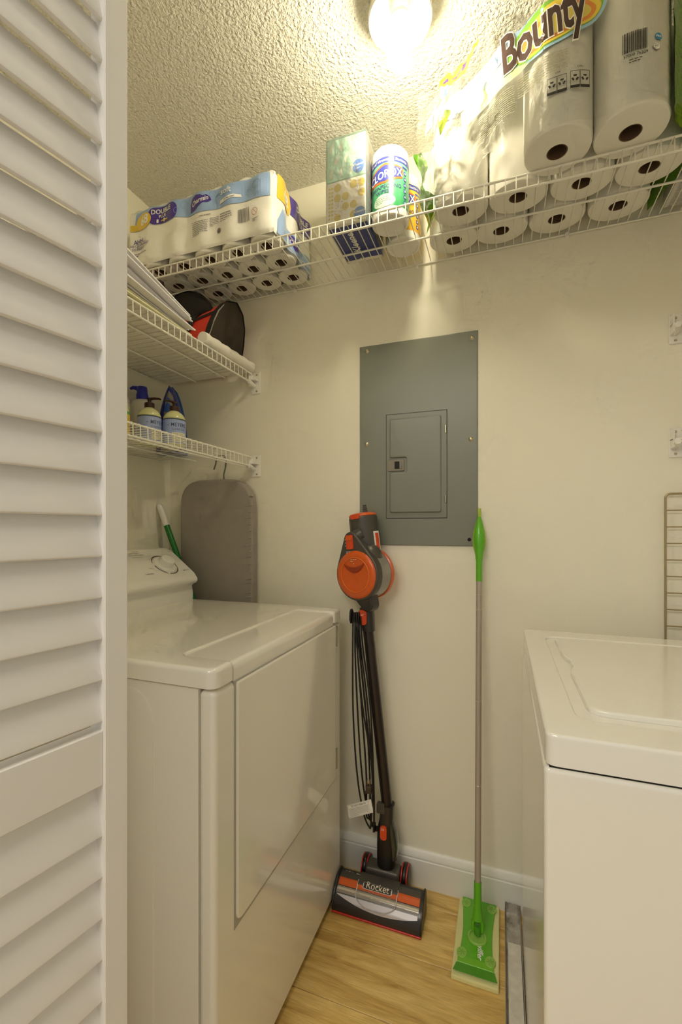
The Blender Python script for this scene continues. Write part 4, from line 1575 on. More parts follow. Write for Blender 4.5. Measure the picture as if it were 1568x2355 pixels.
soap(-1.098, 1.160, 'pale blue labelled soap bottle with a brown pump, nearest the door', math.radians(10), 38)
soap(-1.050, 1.222, 'pale blue labelled soap bottle with a brown pump, next to the iron', math.radians(-95), 18)
yb = thing('cleaner_bottle', (-1.105, 1.035, ZB), 'yellow-labelled bottle with a green band, showing at the door edge', 'bottle')
MB().lathe([(0, 0.002), (0.033, 0.002), (0.035, 0.008), (0.035, 0.085), (0.030, 0.105), (0.014, 0.125), (0.012, 0.16), (0, 0.162)], (-1.105, 1.035, ZB), n=28).build('body', mat('bottle_green', (198, 204, 130), 0.25), yb)
MB().lathe([(0.0352, 0.012), (0.0357, 0.0125), (0.0357, 0.075), (0.0352, 0.0755)], (-1.105, 1.035, ZB), n=28).build('label', mat('bottle_yellow', (226, 190, 48), 0.4), yb)
MB().lathe([(0.0354, 0.075), (0.0359, 0.0755), (0.0359, 0.084), (0.0352, 0.0845)], (-1.105, 1.035, ZB), n=28).build('label_band', mat('bottle_band', (70, 150, 66), 0.4), yb)

iron = thing('iron', (-1.17, 1.34, ZB), 'blue clothes iron standing on its heel with the tip up', 'iron')
IZ, IC = ZB + 0.002, Vector((-1.172, 1.352, 0))
iu = Vector((math.cos(math.radians(24)), math.sin(math.radians(24)), 0))     # across the sole
iw = Vector((iu.y, -iu.x, 0))                                                   # away from the sole, towards the viewer
if iw.y > 0:
    iw = -iw


def iron_body(hw, d0, d1, z0, z1, shift=0.0, pw=0.62):
    def fn(i, j):
        z = z0 + (z1 - z0) * j
        t = (z - z0) / (z1 - z0)
        w = hw * (1 - t ** 2.1) ** pw if t < 1 else 0
        a = -PI / 2 + PI * i
        x = w * math.sin(a)
        dd_ = d0 + (d1 - d0) * (1 - 0.55 * t) * max(0, math.cos(a)) ** 0.6
        return Vector((IC.x, IC.y, IZ + z)) + iu * (x + shift) + iw * dd_
    return fn


ib = MB().grid(iron_body(0.050, 0.0, 0.078, 0.0, 0.256), 18, 26)
ib.grid(lambda i, j: iron_body(0.050, 0.0, 0.078, 0.0, 0.256)(i, 0).lerp(Vector((IC.x, IC.y, IZ)), j), 18, 2)
ib.build('body', mat('iron_blue', (30, 46, 140), 0.25, coat=0.5), iron, smooth=70)
sp_ = [(-0.056 * (1 - (t / 12) ** 2.1) ** 0.62 if t < 12 else 0, 0.262 * t / 12) for t in range(13)]
sole = sp_ + [(-x, z) for x, z in sp_[::-1][1:]]
MB().prism(sole, Vector((IC.x, IC.y, IZ)), iu, UP, iw, -0.008, 0.0, 0.001, 1).build('soleplate', mat('iron_sole', (60, 104, 176), 0.25, metal=0.3), iron, smooth=40)
hgrip = MB().grid(iron_body(0.026, 0.030, 0.100, 0.0, 0.228, 0.006, 0.5), 14, 20)
hgrip.build('handle', mat('iron_grey', (150, 146, 138), 0.3, metal=0.2), iron, smooth=70)
g = MB()


def on_grip(a, b):
    return iron_body(0.026, 0.030, 0.100, 0.0, 0.228, 0.006, 0.5)(0.5 + a, b) + iw * 0.0015


for poly in (disc(0.0, 0.855, 0.16, 0.025), [(-0.26, 0.66), (-0.2, 0.76), (0, 0.80), (0.2, 0.76), (0.28, 0.66), (0, 0.635)], rrect(-0.26, 0.545, 0.28, 0.61, 0.02), [(-0.25, 0.50), (0.27, 0.50), (0.25, 0.40), (0.1, 0.30), (-0.02, 0.30), (-0.2, 0.40)]):
    shape(g, poly, on_grip, 0.05)
g.build('buttons', mat('iron_button', (44, 92, 190), 0.3), iron, smooth=0)

# ------------------------------------------------------------------ ironing board hung behind the dryer
ib_ = thing('ironing_board', (-1.04, 1.45, 0.36), 'grey cloth-covered ironing board hung upright behind the dryer', 'ironing board')
bx0, bx1, bz0, bz1 = -1.203, -0.873, 0.40, 1.379
bp_ = round_poly([(bx0, bz0), (bx1, bz0), (bx1, bz1), (bx0, bz1)], [0.03, 0.03, 0.12, 0.10], 8)
bd = MB().prism(bp_, (0, 1.466, 0), (1, 0, 0), UP, (0, -1, 0), 0.0, 0.034, 0.010, 3)
M_COVER = mat('board_cover', (160, 152, 143), 0.85, bump=0.25, bscale=260, bdist=0.001, var=0.03, vscale=30)
bd.build('cover', M_COVER, ib_, smooth=50)
wk = MB()
for k in range(16):
    rnd = random.Random(k)
    z = 0.93 + k * 0.025 + rnd.uniform(-0.006, 0.006)
    l = rnd.uniform(0.010, 0.035)
    wk.tube([(bx1 - 0.002, 1.444, z), (bx1 - 0.006, 1.4325, z + 0.001), (bx1 - 0.008 - l, 1.4315, z - 0.004)], [0.0025, 0.0026, 0.0003], 6)
wk.build('pucker', M_COVER, ib_, smooth=70, kind='stuff')
hx = -1.005
hk = [Vector((hx - 0.004, 1.449, 1.365)), Vector((hx - 0.004, 1.449, 1.40)), Vector((hx + 0.006, 1.446, 1.425)), Vector((hx + 0.010, 1.444, 1.448))]
for a in range(0, 8):
    t = PI * a / 7
    hk.append(Vector((hx - 0.012 + 0.022 * math.cos(t), 1.443, 1.4625 + 0.018 * math.sin(t) - 0.008)))
hk += [Vector((hx - 0.038, 1.444, 1.438)), Vector((hx - 0.046, 1.444, 1.418))]
MB().tube(hk, 0.0028, 8).build('hook', mat('hook_metal', (120, 116, 110), 0.35, metal=0.7), ib_, smooth=60)

# broom handle in the gap behind the dryer
br = thing('broom', (-0.72, 1.402, 0.0), 'green broom handle with a white tip behind the dryer console', 'broom')
tpv, bot = Vector((-1.281, 1.403, 1.288)), Vector((-0.735, 1.403, 0.05))
ax = (bot - tpv).normalized()
MB().tube([tpv + ax * 0.095, bot], 0.0112, 14).build('pole', mat('broom_green', (24, 120, 44), 0.35), br, smooth=60)
MB().tube([tpv, tpv + ax * 0.003, tpv + ax * 0.012, tpv + ax * 0.0955], [0.004, 0.009, 0.0122, 0.0128], 14).build('tip', M_WHITE, br, smooth=40)
box('brush', mat('broom_bristle', (60, 96, 70), 0.9), br, -0.79, -0.60, 1.386, 1.42, 0.0, 0.06, 0.006, 2)

# ------------------------------------------------------------------ wire cooling rack behind the washer
rk = thing('wire_rack', (0.62, 1.455, 0.55), 'brass-toned wire rack leaning on the back wall behind the washer', 'rack')
M_RACK = mat('rack_wire', (176, 160, 124), 0.35, metal=0.6)
rx0, rx1, rz0, rz1, ry = 0.427, 0.80, 0.62, 1.285, 1.462
fr = [(p[0], ry, p[1]) for p in rrect(rx0, rz0, rx1, rz1, 0.012, 4)]
MB().tube(fr, 0.0030, 8, closed=True).build('frame', M_RACK, rk, smooth=60)
w0 = MB().tube([(rx0, ry - 0.003, 0), (rx1, ry - 0.003, 0)], 0.0018, 6).build('wire', M_RACK, None, smooth=60)
w0.parent = rk
zz_ = rz1 - 0.046
first = True
while zz_ > rz0 + 0.02:
    o = w0 if first else shared('wire', w0.data, rk)
    o.location = Vector((0, 0, zz_)) - rk.location
    first = False
    zz_ -= 0.0457

# ------------------------------------------------------------------ floor sweeper
mop = thing('floor_sweeper', (-0.065, 1.32, 0), 'green flat floor sweeper with a grey pole leaning on the wall', 'mop')
M_GRN = mat('sweeper_green', (98, 180, 32), 0.3, coat=0.2)
M_GRN2 = mat('sweeper_dark', (78, 150, 30), 0.35)
M_GRN3 = mat('sweeper_light', (146, 196, 84), 0.4)
M_CLOTH = mat('sweeper_cloth', (226, 222, 160), 0.9, bump=0.5, bscale=150, bdist=0.002)
HX, HY0, HY1 = -0.0665, 1.197, 1.456
MB().rbox((HX - 0.060, HY0 - 0.004, 0.0), (HX + 0.060, HY1 + 0.001, 0.014), 0.004, (8, 16, 1), lambda p, n: 0.0008 * noise.noise(p * 90)).build('cloth_pad', M_CLOTH, mop, smooth=60)


def hour(y):
    t = (y - HY0) / (HY1 - HY0)
    return 0.0405 + 0.010 * abs(2 * t - 1) ** 1.6


ys = [HY0 + 0.012 + (HY1 - HY0 - 0.014) * i / 18 for i in range(19)]
pl = [(HX + hour(y), y) for y in ys] + [(HX - hour(y), y) for y in ys[::-1]]
MB().prism(pl, (0, 0, 0), (1, 0, 0), (0, 1, 0), UP, 0.012, 0.020, 0.003, 2).build('head_plate', M_GRN, mop, smooth=40)
TP = lambda off: plane((0, 0, 0.020), (1, 0, 0), (0, 1, 0), UP, off)
g = MB()
shape(g, [(HX - 0.056, HY0 + 0.006), (HX + 0.056, HY0 + 0.006), (HX + 0.049, HY0 + 0.030), (HX - 0.049, HY0 + 0.030)], TP(0.0006))
g.build('end_strip', M_GRN2, mop, smooth=0)
g = MB()
g.prism([(HX - 0.047, HY0 + 0.032), (HX + 0.047, HY0 + 0.032), (HX + 0.045, HY0 + 0.058), (HX + 0.02, HY0 + 0.052), (HX - 0.02, HY0 + 0.052), (HX - 0.045, HY0 + 0.058)], (0, 0, 0), (1, 0, 0), (0, 1, 0), UP, 0.019, 0.0212, 0.0008, 1)
g.build('end_rib', mat('sweeper_mid', (118, 190, 44), 0.35), mop, smooth=40)
for sx_, y in ((-1, HY0 + 0.062), (1, HY0 + 0.058), (-1, HY1 - 0.026), (1, HY1 - 0.026)):
    cx = HX + sx_ * 0.037
    gp = MB().prism(disc(cx, y, 0.0135, 0.0165, 20), (0, 0, 0), (1, 0, 0), (0, 1, 0), UP, 0.0195, 0.0222, 0.0008, 1).build('grip', M_GRN3, mop, smooth=40)
    g = MB()
    for a in range(6):
        t = a * PI / 3 + 0.3
        d1 = Vector((math.cos(t), math.sin(t)))
        nn = Vector((-d1.y, d1.x)) * 0.0005
        p0, p1 = d1 * 0.0015, d1 * 0.010
        shape(g, [(cx + p0.x + nn.x, y + p0.y + nn.y), (cx + p1.x + nn.x, y + p1.y + nn.y), (cx + p1.x - nn.x, y + p1.y - nn.y), (cx + p0.x - nn.x, y + p0.y - nn.y)], TP(0.0026))
    g.build('slit', M_GRN2, gp, smooth=0)
jc = Vector((HX, 1.318, 0.020))
MB().lathe([(0.027, 0.0), (0.027, 0.003), (0.024, 0.0055), (0.0205, 0.0055), (0.019, 0.002), (0, 0.002)], jc, n=32).build('joint_ring', M_GRN3, mop)
ptop, pbot = Vector((-0.0665, 1.452, 1.25)), Vector((-0.0655, 1.325, 0.040))
pax = (ptop - pbot).normalized()
PLN = (ptop - pbot).length
MB().lathe([(0.0, -0.018), (0.009, -0.014), (0.011, -0.004), (0.0105, 0.010), (0, 0.012)], pbot, pax, 18).build('joint_ball', M_GRN2, mop)
yk = MB()
yk.tube([pbot + Vector((-0.0115, 0, -0.006)), pbot + Vector((-0.013, 0.002, 0.016)), pbot + pax * 0.040 + Vector((-0.004, 0, 0))], [0.0055, 0.006, 0.006], 8)
yk.tube([pbot + Vector((0.0115, 0, -0.006)), pbot + Vector((0.013, 0.002, 0.016)), pbot + pax * 0.040 + Vector((0.004, 0, 0))], [0.0055, 0.006, 0.006], 8)
yk.lathe([(0.010, 0.022), (0.0155, 0.028), (0.013, 0.045), (0.0108, 0.06), (0.0104, 0.126), (0.0098, 0.128)], pbot, pax, 20)
yk.build('yoke', M_GRN, mop, smooth=50)


def pz(z):
    return (z - pbot.z) / (ptop.z - pbot.z) * PLN


MB().lathe([(0.0088, 0.12), (0.0088, pz(1.03))], pbot, pax, 18).build('pole', mat('sweeper_pole', (182, 172, 160), 0.38, metal=0.35), mop, smooth=60)
jt = MB()
for zz in (0.985, 0.94, 0.67, 0.43):
    jt.lathe([(0.0088, pz(zz) - 0.001), (0.0094, pz(zz)), (0.0088, pz(zz) + 0.001)], pbot, pax, 18)
jt.build('pole_joints', mat('sweeper_joint', (205, 196, 184), 0.3, metal=0.5), mop, smooth=60)
MB().lathe([(0.0092, pz(1.026)), (0.0094, pz(1.03)), (0.0094, pz(1.085)), (0.0115, pz(1.105)), (0.0165, pz(1.135)), (0.0178, pz(1.152)), (0.0155, pz(1.180)), (0.0095, pz(1.210)), (0.0042, pz(1.226)), (0, pz(1.2265))], pbot, pax, 24).build('handle', M_GRN, mop, smooth=60)
hs = MB()
for s in (-1, 1):
    hs.tube([pbot + pax * pz(z) + Vector((s * r_, 0, 0)) for z, r_ in ((1.115, 0.0128), (1.135, 0.0158), (1.152, 0.0172), (1.180, 0.0148), (1.205, 0.0098))], [0.001, 0.0028, 0.0032, 0.0026, 0.001], 8)
hs.build('grip_edge', mat('sweeper_yellow', (176, 186, 62), 0.5), mop, smooth=60)
MB().tube([pbot + pax * pz(1.222), pbot + pax * pz(1.236), pbot + pax * pz(1.252)], [0.0042, 0.0056, 0.0052], 10).build('hang_loop', mat('sweeper_loop', (170, 196, 70), 0.4), mop, smooth=60)
g = MB()
text(g, 'Swiffer', TP(0.0010), 0.021, (HX + 0.004, HY0 + 0.085), 0.02, 0.2, rot=-PI / 2)
g.build('lettering', M_WPRINT, mop, smooth=0)

# ------------------------------------------------------------------ metal channel on the floor by the washer
ch = thing('metal_channel', (0.031, 1.1, 0), 'bent galvanised metal channel lying on the floor beside the washer', 'channel')
CXa, CXb, CYa, CYb = 0.009, 0.0535, 0.45, 1.462
cb = MB()
cb.grid(lambda i, j: Vector((CXa + 0.002 + (CXb - CXa - 0.004) * i, CYa + (CYb - CYa) * j, 0.0020)), 2, 20)
cb.grid(lambda i, j: Vector((CXa + 0.004 * i, CYa + (CYb - CYa) * j, 0.0015 + 0.024 * (1 - i) + 0.0015 * noise.noise(Vector((j * 20, 0, 0))))), 1, 40)
cb.grid(lambda i, j: Vector((CXa - 0.001 + 0.001 * i, CYa + (CYb - CYa) * j, 0.0255 * i + 0.0015 * noise.noise(Vector((j * 20, 0, 0))) * i)), 1, 40)
cb.grid(lambda i, j: Vector((CXb - 0.003 * (1 - i), CYa + (CYb - CYa) * j, 0.0015 + 0.020 * i)), 1, 40)
cb.grid(lambda i, j: Vector((CXa + (CXb - CXa) * i, CYb - 0.002 + 0.004 * noise.noise(Vector((i * 6, 3, 0))), 0.001 + (0.032 + 0.006 * noise.noise(Vector((i * 9, 1, 0)))) * j)), 10, 2)
cb.build('channel_body', M_GALV, ch, smooth=30)
ins = MB()
ins.grid(lambda i, j: Vector((CXa + 0.007 + (CXb - CXa - 0.010) * i, CYa + 0.002 + 0.895 * j, 0.010 + 0.0008 * noise.noise(Vector((i * 3, j * 30, 0))))), 6, 60)
ins.grid(lambda i, j: Vector((CXa + 0.007 + (CXb - CXa - 0.010) * i, CYa + 0.897, 0.010 * j)), 6, 1)
ins.build('inner_strip', mat('worn_strip', (222, 218, 208), 0.5, metal=0.15, var=0.12, vscale=45), ch, smooth=40)

# ------------------------------------------------------------------ stick vacuum
vac = thing('stick_vacuum', (-0.355, 1.34, 0), 'orange and grey stick vacuum leaning on the back wall beside the dryer', 'vacuum')
M_VG = mat('vac_grey', (84, 80, 74), 0.35, metal=0.25)
M_VD = mat('vac_dark', (44, 40, 37), 0.3, coat=0.2)
M_VK = mat('vac_black', (24, 21, 20), 0.35)
M_VO = mat('vac_orange', (214, 92, 26), 0.32, coat=0.3)
M_VOB = mat('vac_button', (220, 78, 34), 0.35)
M_VR = mat('vac_red', (188, 40, 26), 0.35)
M_VS = mat('vac_silver', (206, 202, 208), 0.3, metal=0.3)
M_CUP = mat('vac_cup', (176, 170, 160), 0.12, coat=0.6, trans=0.35)
M_CLR = film_mat('vac_clear', (190, 188, 180), 0.12, 0.05, 0.05, 10)
# floor head: swept profile along x
hx0, hx1 = -0.492, -0.222
prof = [(1.372, 0.006), (1.374, 0.060), (1.366, 0.076), (1.352, 0.080), (1.325, 0.074), (1.300, 0.058), (1.285, 0.038), (1.279, 0.020), (1.277, 0.010), (1.279, 0.006)]


def head_surf(off):
    """x and arc fraction 0..1 from back top edge down to the front lip"""
    pts = [Vector((0, y, z)) for y, z in prof[2:9]]
    ls = [0]
    for i in range(len(pts) - 1):
        ls.append(ls[-1] + (pts[i + 1] - pts[i]).length)

    def fn(x, s):
        d = max(0, min(1, s)) * ls[-1]
        i = 0
        while i < len(pts) - 2 and d > ls[i + 1]:
            i += 1
        f = (d - ls[i]) / (ls[i + 1] - ls[i])
        p = pts[i].lerp(pts[i + 1], f)
        t = (pts[i + 1] - pts[i]).normalized()
        n = Vector((0, t.z, -t.y))
        if n.z < 0 and n.y > 0:
            n = -n
        if n.y > 0.2:
            n = -n
        return Vector((x, p.y, p.z)) + n * off
    return fn


hp = MB().prism([(y, z) for y, z in prof], (hx0, 0, 0), (0, 1, 0), UP, (1, 0, 0), 0.0, hx1 - hx0)
hd_ = hp.build('floor_head', M_VD, vac, smooth=40)
for x in (hx0 - 0.004, hx1 - 0.002):
    MB().prism([(1.3275 + (y - 1.3275) * 1.03, 0.003 + z * 1.02) for y, z in prof], (x, 0, 0), (0, 1, 0), UP, (1, 0, 0), 0, 0.006, 0.002, 2).build('end_cap', M_VK, hd_, smooth=40)
H1, H2, H3 = head_surf(0.0008), head_surf(0.0016), head_surf(0.0024)
q = 0.018


def strip(name, m, s0, s1, fn, x0=hx0 + 0.006, x1=hx1 - 0.008):
    g = MB()
    shape(g, rect(x0, s0, x1, s1), lambda a, b: fn(a, b), 0.03)
    return g.build(name, m, hd_, smooth=0)


strip('top_band', M_VG, 0.0, 0.30, H1)
strip('orange_band', M_VO, 0.30, 0.47, H2)
strip('window_band', mat('vac_window', (150, 140, 128), 0.12, coat=0.7), 0.485, 0.62, H2)
strip('roller_glint', mat('vac_roller_glint', (214, 206, 192), 0.2, metal=0.4), 0.52, 0.565, H3)  # highlight on the roller, painted as a pale strip in the window
g = MB()
pts_hi = [(hx0 + 0.008 + (hx1 - hx0 - 0.018) * t, 0.645) for t in [i / 12 for i in range(13)]]
pts_lo = [(hx0 + 0.008 + (hx1 - hx0 - 0.018) * t, 0.66 + 0.15 * math.sin(PI * t) ** 0.9 + 0.06 * t) for t in [i / 12 for i in range(13)]]
shape(g, pts_hi + pts_lo[::-1], lambda a, b: H2(a, b), 0.03)
g.build('silver_swoosh', M_VS, hd_, smooth=0)
box('red_lip', M_VR, hd_, hx0 - 0.003, hx1 + 0.003, 1.274, 1.281, 0.003, 0.0085, 0.001, 1)
# clear domed cover in the middle
cx_ = (hx0 + hx1) / 2 - 0.004
cov = MB()
cov.prism([(y, z + 0.0045) for y, z in prof[1:4]] + [(1.325, 0.080), (1.318, 0.076), (1.318, 0.05), (1.372, 0.05)], (cx_ - 0.063, 0, 0), (0, 1, 0), UP, (1, 0, 0), 0, 0.126)
cov.build('cover_plate', M_VG, hd_, smooth=40)
HC = head_surf(0.0052)
g = MB()
shape(g, rect(cx_ - 0.063, 0.27, cx_ + 0.063, 0.45), HC, 0.02)
g.build('cover_band', M_VO, hd_, smooth=0)
dome = [(cx_ - 0.063, 0.45), (cx_ + 0.063, 0.45)] + [(cx_ + 0.063 * math.cos(a), 0.56 + 0.24 * math.sin(a)) for a in [PI * i / 14 for i in range(15)]]
g = MB()
shape(g, dome, HC, 0.012)
g.build('clear_cover', M_CLR, hd_, smooth=80)
rim = [Vector(HC(cx_ - 0.063, 0.28)), Vector(HC(cx_ - 0.063, 0.45))] + [Vector(HC(cx_ + 0.063 * math.cos(a), 0.56 + 0.24 * math.sin(a))) for a in [PI - PI * i / 20 for i in range(21)]] + [Vector(HC(cx_ + 0.063, 0.45)), Vector(HC(cx_ + 0.063, 0.28))]
MB().tube(rim, 0.0016, 6).build('cover_rim', M_VS, hd_, smooth=60)
g = MB()
shape(g, rrect(-0.046 + cx_, 0.30, 0.046 + cx_, 0.43, 0.012), lambda a, b: head_surf(0.0058)(a, b), 0.015)
g.build('name_plate_edge', M_VS, hd_, smooth=0)
g = MB()
shape(g, rrect(-0.043 + cx_, 0.31, 0.043 + cx_, 0.42, 0.010), lambda a, b: head_surf(0.0064)(a, b), 0.015)
g.build('name_plate', M_VD, hd_, smooth=0)
ARC = 0.118
g = MB()
text(g, 'Rocket', lambda a, b: head_surf(0.0070)(cx_ + a, 0.405 - b / ARC), 0.022, (0, 0), 0.0, sx=1.15, L=0.01)
g.build('lettering', mat('vac_letter', (226, 214, 196), 0.4), hd_, smooth=0)
g = MB()
text(g, 'Shark', lambda a, b: head_surf(0.0022)(hx0 + 0.030 + a, 0.12 - b / ARC), 0.012, (0, 0), 0.01, L=0.01)
fineprint(g, lambda a, b: head_surf(0.0022)(hx0 + 0.066 + a, 0.13 - b / ARC), -0.012, 0.012, -0.003, 0.008, 2, 3)
g.build('lettering', mat('vac_letter', (226, 214, 196), 0.4), hd_, smooth=0)
# rear bridge and wheels
nb = atY(886, 1985, 1.400)
MB().rbox((nb.x - 0.062, 1.372, 0.030), (nb.x + 0.050, 1.425, 0.095), 0.010, (4, 3, 3)).build('bridge', M_VG, vac, smooth=60)
for xw in (nb.x - 0.070, nb.x + 0.062):
    w = MB().lathe([(0, -0.014), (0.020, -0.014), (0.030, -0.011), (0.036, -0.006), (0.037, 0.0), (0.036, 0.006), (0.030, 0.011), (0.020, 0.014), (0, 0.014)], (xw, 1.420, 0.062), (1, 0, 0), 28).build('wheel', M_VK, vac, smooth=60)
    for dx in (-0.0085, 0.0085):
        MB().lathe([(0.0322, -0.002), (0.0352, -0.002), (0.0362, 0.0), (0.0352, 0.002), (0.0322, 0.002)], (xw + dx, 1.420, 0.062), (1, 0, 0), 28).build('wheel_ring', M_VR, w, smooth=60)
# neck
n0, n1 = atY(889, 1995, 1.400), atY(889, 1895, 1.400)
na = (n1 - n0)


def oval(mb, pts, n=20, ref=(1, 0, 0)):
    """tube with (centre, rx, ry) sections kept level with x and y"""
    vs, fs = [], []
    for (c, rx, ry_) in pts:
        for j in range(n):
            t = 2 * PI * j / n
            ex = 0.75
            vs.append(Vector(c) + Vector((rx * math.copysign(abs(math.cos(t)) ** ex, math.cos(t)), ry_ * math.copysign(abs(math.sin(t)) ** ex, math.sin(t)), 0)))
    for i in range(len(pts) - 1):
        for j in range(n):
            fs.append((i * n + j, i * n + (j + 1) % n, (i + 1) * n + (j + 1) % n, (i + 1) * n + j))
    fs.append(tuple(range(n))[::-1])
    fs.append(tuple((len(pts) - 1) * n + j for j in range(n)))
    return mb.add(vs, fs)


vp = lambda px, py: atY(px, py, 1.400)
oval(MB(), [(vp(886, 2006), 0.020, 0.018), (vp(888, 1985), 0.029, 0.024), (vp(889, 1940), 0.031, 0.027), (vp(888, 1905), 0.028, 0.026), (vp(889, 1885), 0.024, 0.022)]).build('neck', M_VK, vac, smooth=50)
oval(MB(), [(vp(906, 1972), 0.011, 0.018), (vp(905, 1940), 0.017, 0.022), (vp(901, 1905), 0.015, 0.022), (vp(897, 1882), 0.008, 0.018)]).build('neck_cover', mat('vac_smoke', (48, 50, 40), 0.12, coat=0.7), vac, smooth=60)
oval(MB(), [(vp(889, 1893), 0.0235, 0.023), (vp(891, 1848), 0.0225, 0.023)]).build('neck_collar', M_VD, vac, smooth=50)


def front_plate(name, m, px0, py0, px1, py1, Y, th, r, parent, bev=0.001):
    a, b = atY(px0, py0, Y), atY(px1, py1, Y)
    return MB().prism(rrect(a.x, b.z, b.x, a.z, r), (0, Y, 0), (1, 0, 0), UP, (0, -1, 0), -0.012, th, bev, 2).build(name, m, parent, smooth=40)


front_plate('latch_plate', M_VG, 866, 1846, 884, 1873, 1.379, 0.002, 0.004, vac)
bt = front_plate('release_button', M_VOB, 874, 1898, 889, 1934, 1.3745, 0.003, 0.0095, vac)
g = MB()
fpx = atY(881, 1908, 1.3715)
fineprint(g, plane(fpx, (1, 0, 0), UP, (0, -1, 0), 0.0006), -0.006, 0.006, -0.004, 0.004, 2, 2)
g.build('button_print', M_WPRINT, bt, smooth=0)
# wand
w0_, w1_ = vp(892, 1870), vp(846, 1445)
MB().tube([w0_, w1_], 0.0178, 22).build('wand', mat('vac_wand', (44, 34, 30), 0.25, metal=0.3, coat=0.3), vac, smooth=60)
wx = (w1_ - w0_).normalized()
# hand unit
cc = atY(818, 1322, 1.335)
nf = Vector((-0.329, -0.939, 0)).normalized()          # the disc looks this way
rf = Vector((-nf.y, nf.x, 0))                          # to the right on the disc
k_ = math.cos(math.radians(6))
uf = (UP * k_ - rf * math.sin(math.radians(6))).normalized()
rf2 = uf.cross(nf).normalized()
if rf2.dot(rf) < 0:
    rf2 = -rf2
# connector collar
co_ = MB()
oval(co_, [(vp(848, 1450), 0.0205, 0.021), (vp(845, 1412), 0.0225, 0.024), (vp(843, 1398), 0.0225, 0.024)])
co_.build('connector', M_VD, vac, smooth=50)
cb_t = front_plate('release_button', M_VOB, 824, 1402, 843, 1438, 1.3745, 0.003, 0.010, vac)
g = MB()
fpx = atY(834, 1414, 1.3715)
fineprint(g, plane(fpx, (1, 0, 0), UP, (0, -1, 0), 0.0006), -0.006, 0.006, -0.004, 0.004, 2, 4)
g.build('button_print', M_WPRINT, cb_t, smooth=0)
# tear-drop faceplate
RD = 0.0835


def hull(c1, r1, c2, r2, n=26):
    """outline round two circles"""
    d = Vector(c2) - Vector(c1)
    L = d.length
    a = math.atan2(d.y, d.x)
    t = math.acos((r1 - r2) / L)
    out = [(c1[0] + r1 * math.cos(a + t + (2 * PI - 2 * t) * i / n), c1[1] + r1 * math.sin(a + t + (2 * PI - 2 * t) * i / n)) for i in range(n + 1)]
    out += [(c2[0] + r2 * math.cos(a - t + 2 * t * i / 12), c2[1] + r2 * math.sin(a - t + 2 * t * i / 12)) for i in range(13)]
    return out


lob = (-0.014, 0.112)
MB().prism(hull((0, 0), RD, lob, 0.027), cc, rf2, uf, nf, -0.028, -0.002, 0.006, 3).build('faceplate', M_VG, vac, smooth=50)
MB().prism(hull((0, -0.045), 0.040, (0.022, -0.098), 0.022), cc, rf2, uf, nf, -0.052, -0.012, 0.006, 2).build('lower_throat', M_VD, vac, smooth=50)
MB().lathe([(0.0, 0.0035), (0.052, 0.0035), (0.0565, 0.0055), (0.0605, 0.0060), (0.0685, 0.0045), (0.0755, 0.0015), (0.0770, -0.004)], cc, nf, 48).build('cup_lid', M_VO, vac, smooth=60)
FD = lambda off: plane(cc, rf2, uf, nf, off)
g = MB()
arc_hi = [(0.046 * math.sin(a), 0.050 - 0.026 * math.cos(a * 1.0)) for a in [-1.15 + 2.3 * i / 14 for i in range(15)]]
arc_lo = [(x, z - 0.018 * (1 - (x / 0.043) ** 2)) for x, z in arc_hi]
shape(g, arc_hi + arc_lo[::-1], FD(0.0064))
g.build('lid_grip', mat('vac_orange_deep', (150, 52, 14), 0.5), vac, smooth=0)
ri_ = MB()
ri_.tube([cc + rf2 * (0.055 * math.cos(a)) + uf * (0.055 * math.sin(a)) + nf * 0.005 for a in [2 * PI * i / 40 for i in range(40)]], 0.0022, 6, closed=True)
ri_.build('lid_ridge', mat('vac_orange_light', (226, 112, 40), 0.3), vac, smooth=80)
g = MB()
fineprint(g, FD(0.0068), -0.012, 0.012, 0.040, 0.052, 2, 7)
shape(g, [(-0.003, 0.037), (0.003, 0.037), (0, 0.033)], FD(0.0068))
g.build('lid_print', mat('vac_print', (236, 196, 150), 0.5), vac, smooth=0)
# trigger switch on the lobe
sw = MB().prism(rrect(lob[0] - 0.013, lob[1] - 0.030, lob[0] + 0.013, lob[1] + 0.016, 0.004), cc, rf2, uf, nf, -0.003, 0.004, 0.002, 2).build('switch', M_VOB, vac, smooth=40)
MB().prism(rrect(lob[0] - 0.0115, lob[1] - 0.002, lob[0] + 0.0115, lob[1] + 0.012, 0.004), cc, rf2, uf, nf, 0.003, 0.008, 0.002, 2).build('switch_tab', M_VO, sw, smooth=40)
g = MB()
fineprint(g, FD(-0.0008), lob[0] - 0.018, lob[0] + 0.018, 0.069, 0.077, 2, 17)
for zz in (-0.018, -0.008, 0.002):
    shape(g, disc(lob[0] - 0.019, lob[1] + zz, 0.0014, n=8), FD(-0.0008))
g.build('switch_print', M_WPRINT, vac, smooth=0)
# dust cup behind the lid
MB().lathe([(0.079, 0.026), (0.081, 0.034), (0.081, 0.078), (0.078, 0.090), (0, 0.090)], cc, -nf, 44).build('dust_cup', M_CUP, vac, smooth=60)
MB().lathe([(0.080, 0.084), (0.0835, 0.086), (0.0835, 0.096), (0.078, 0.104), (0, 0.105)], cc, -nf, 44).build('cup_back', M_VO, vac, smooth=60)
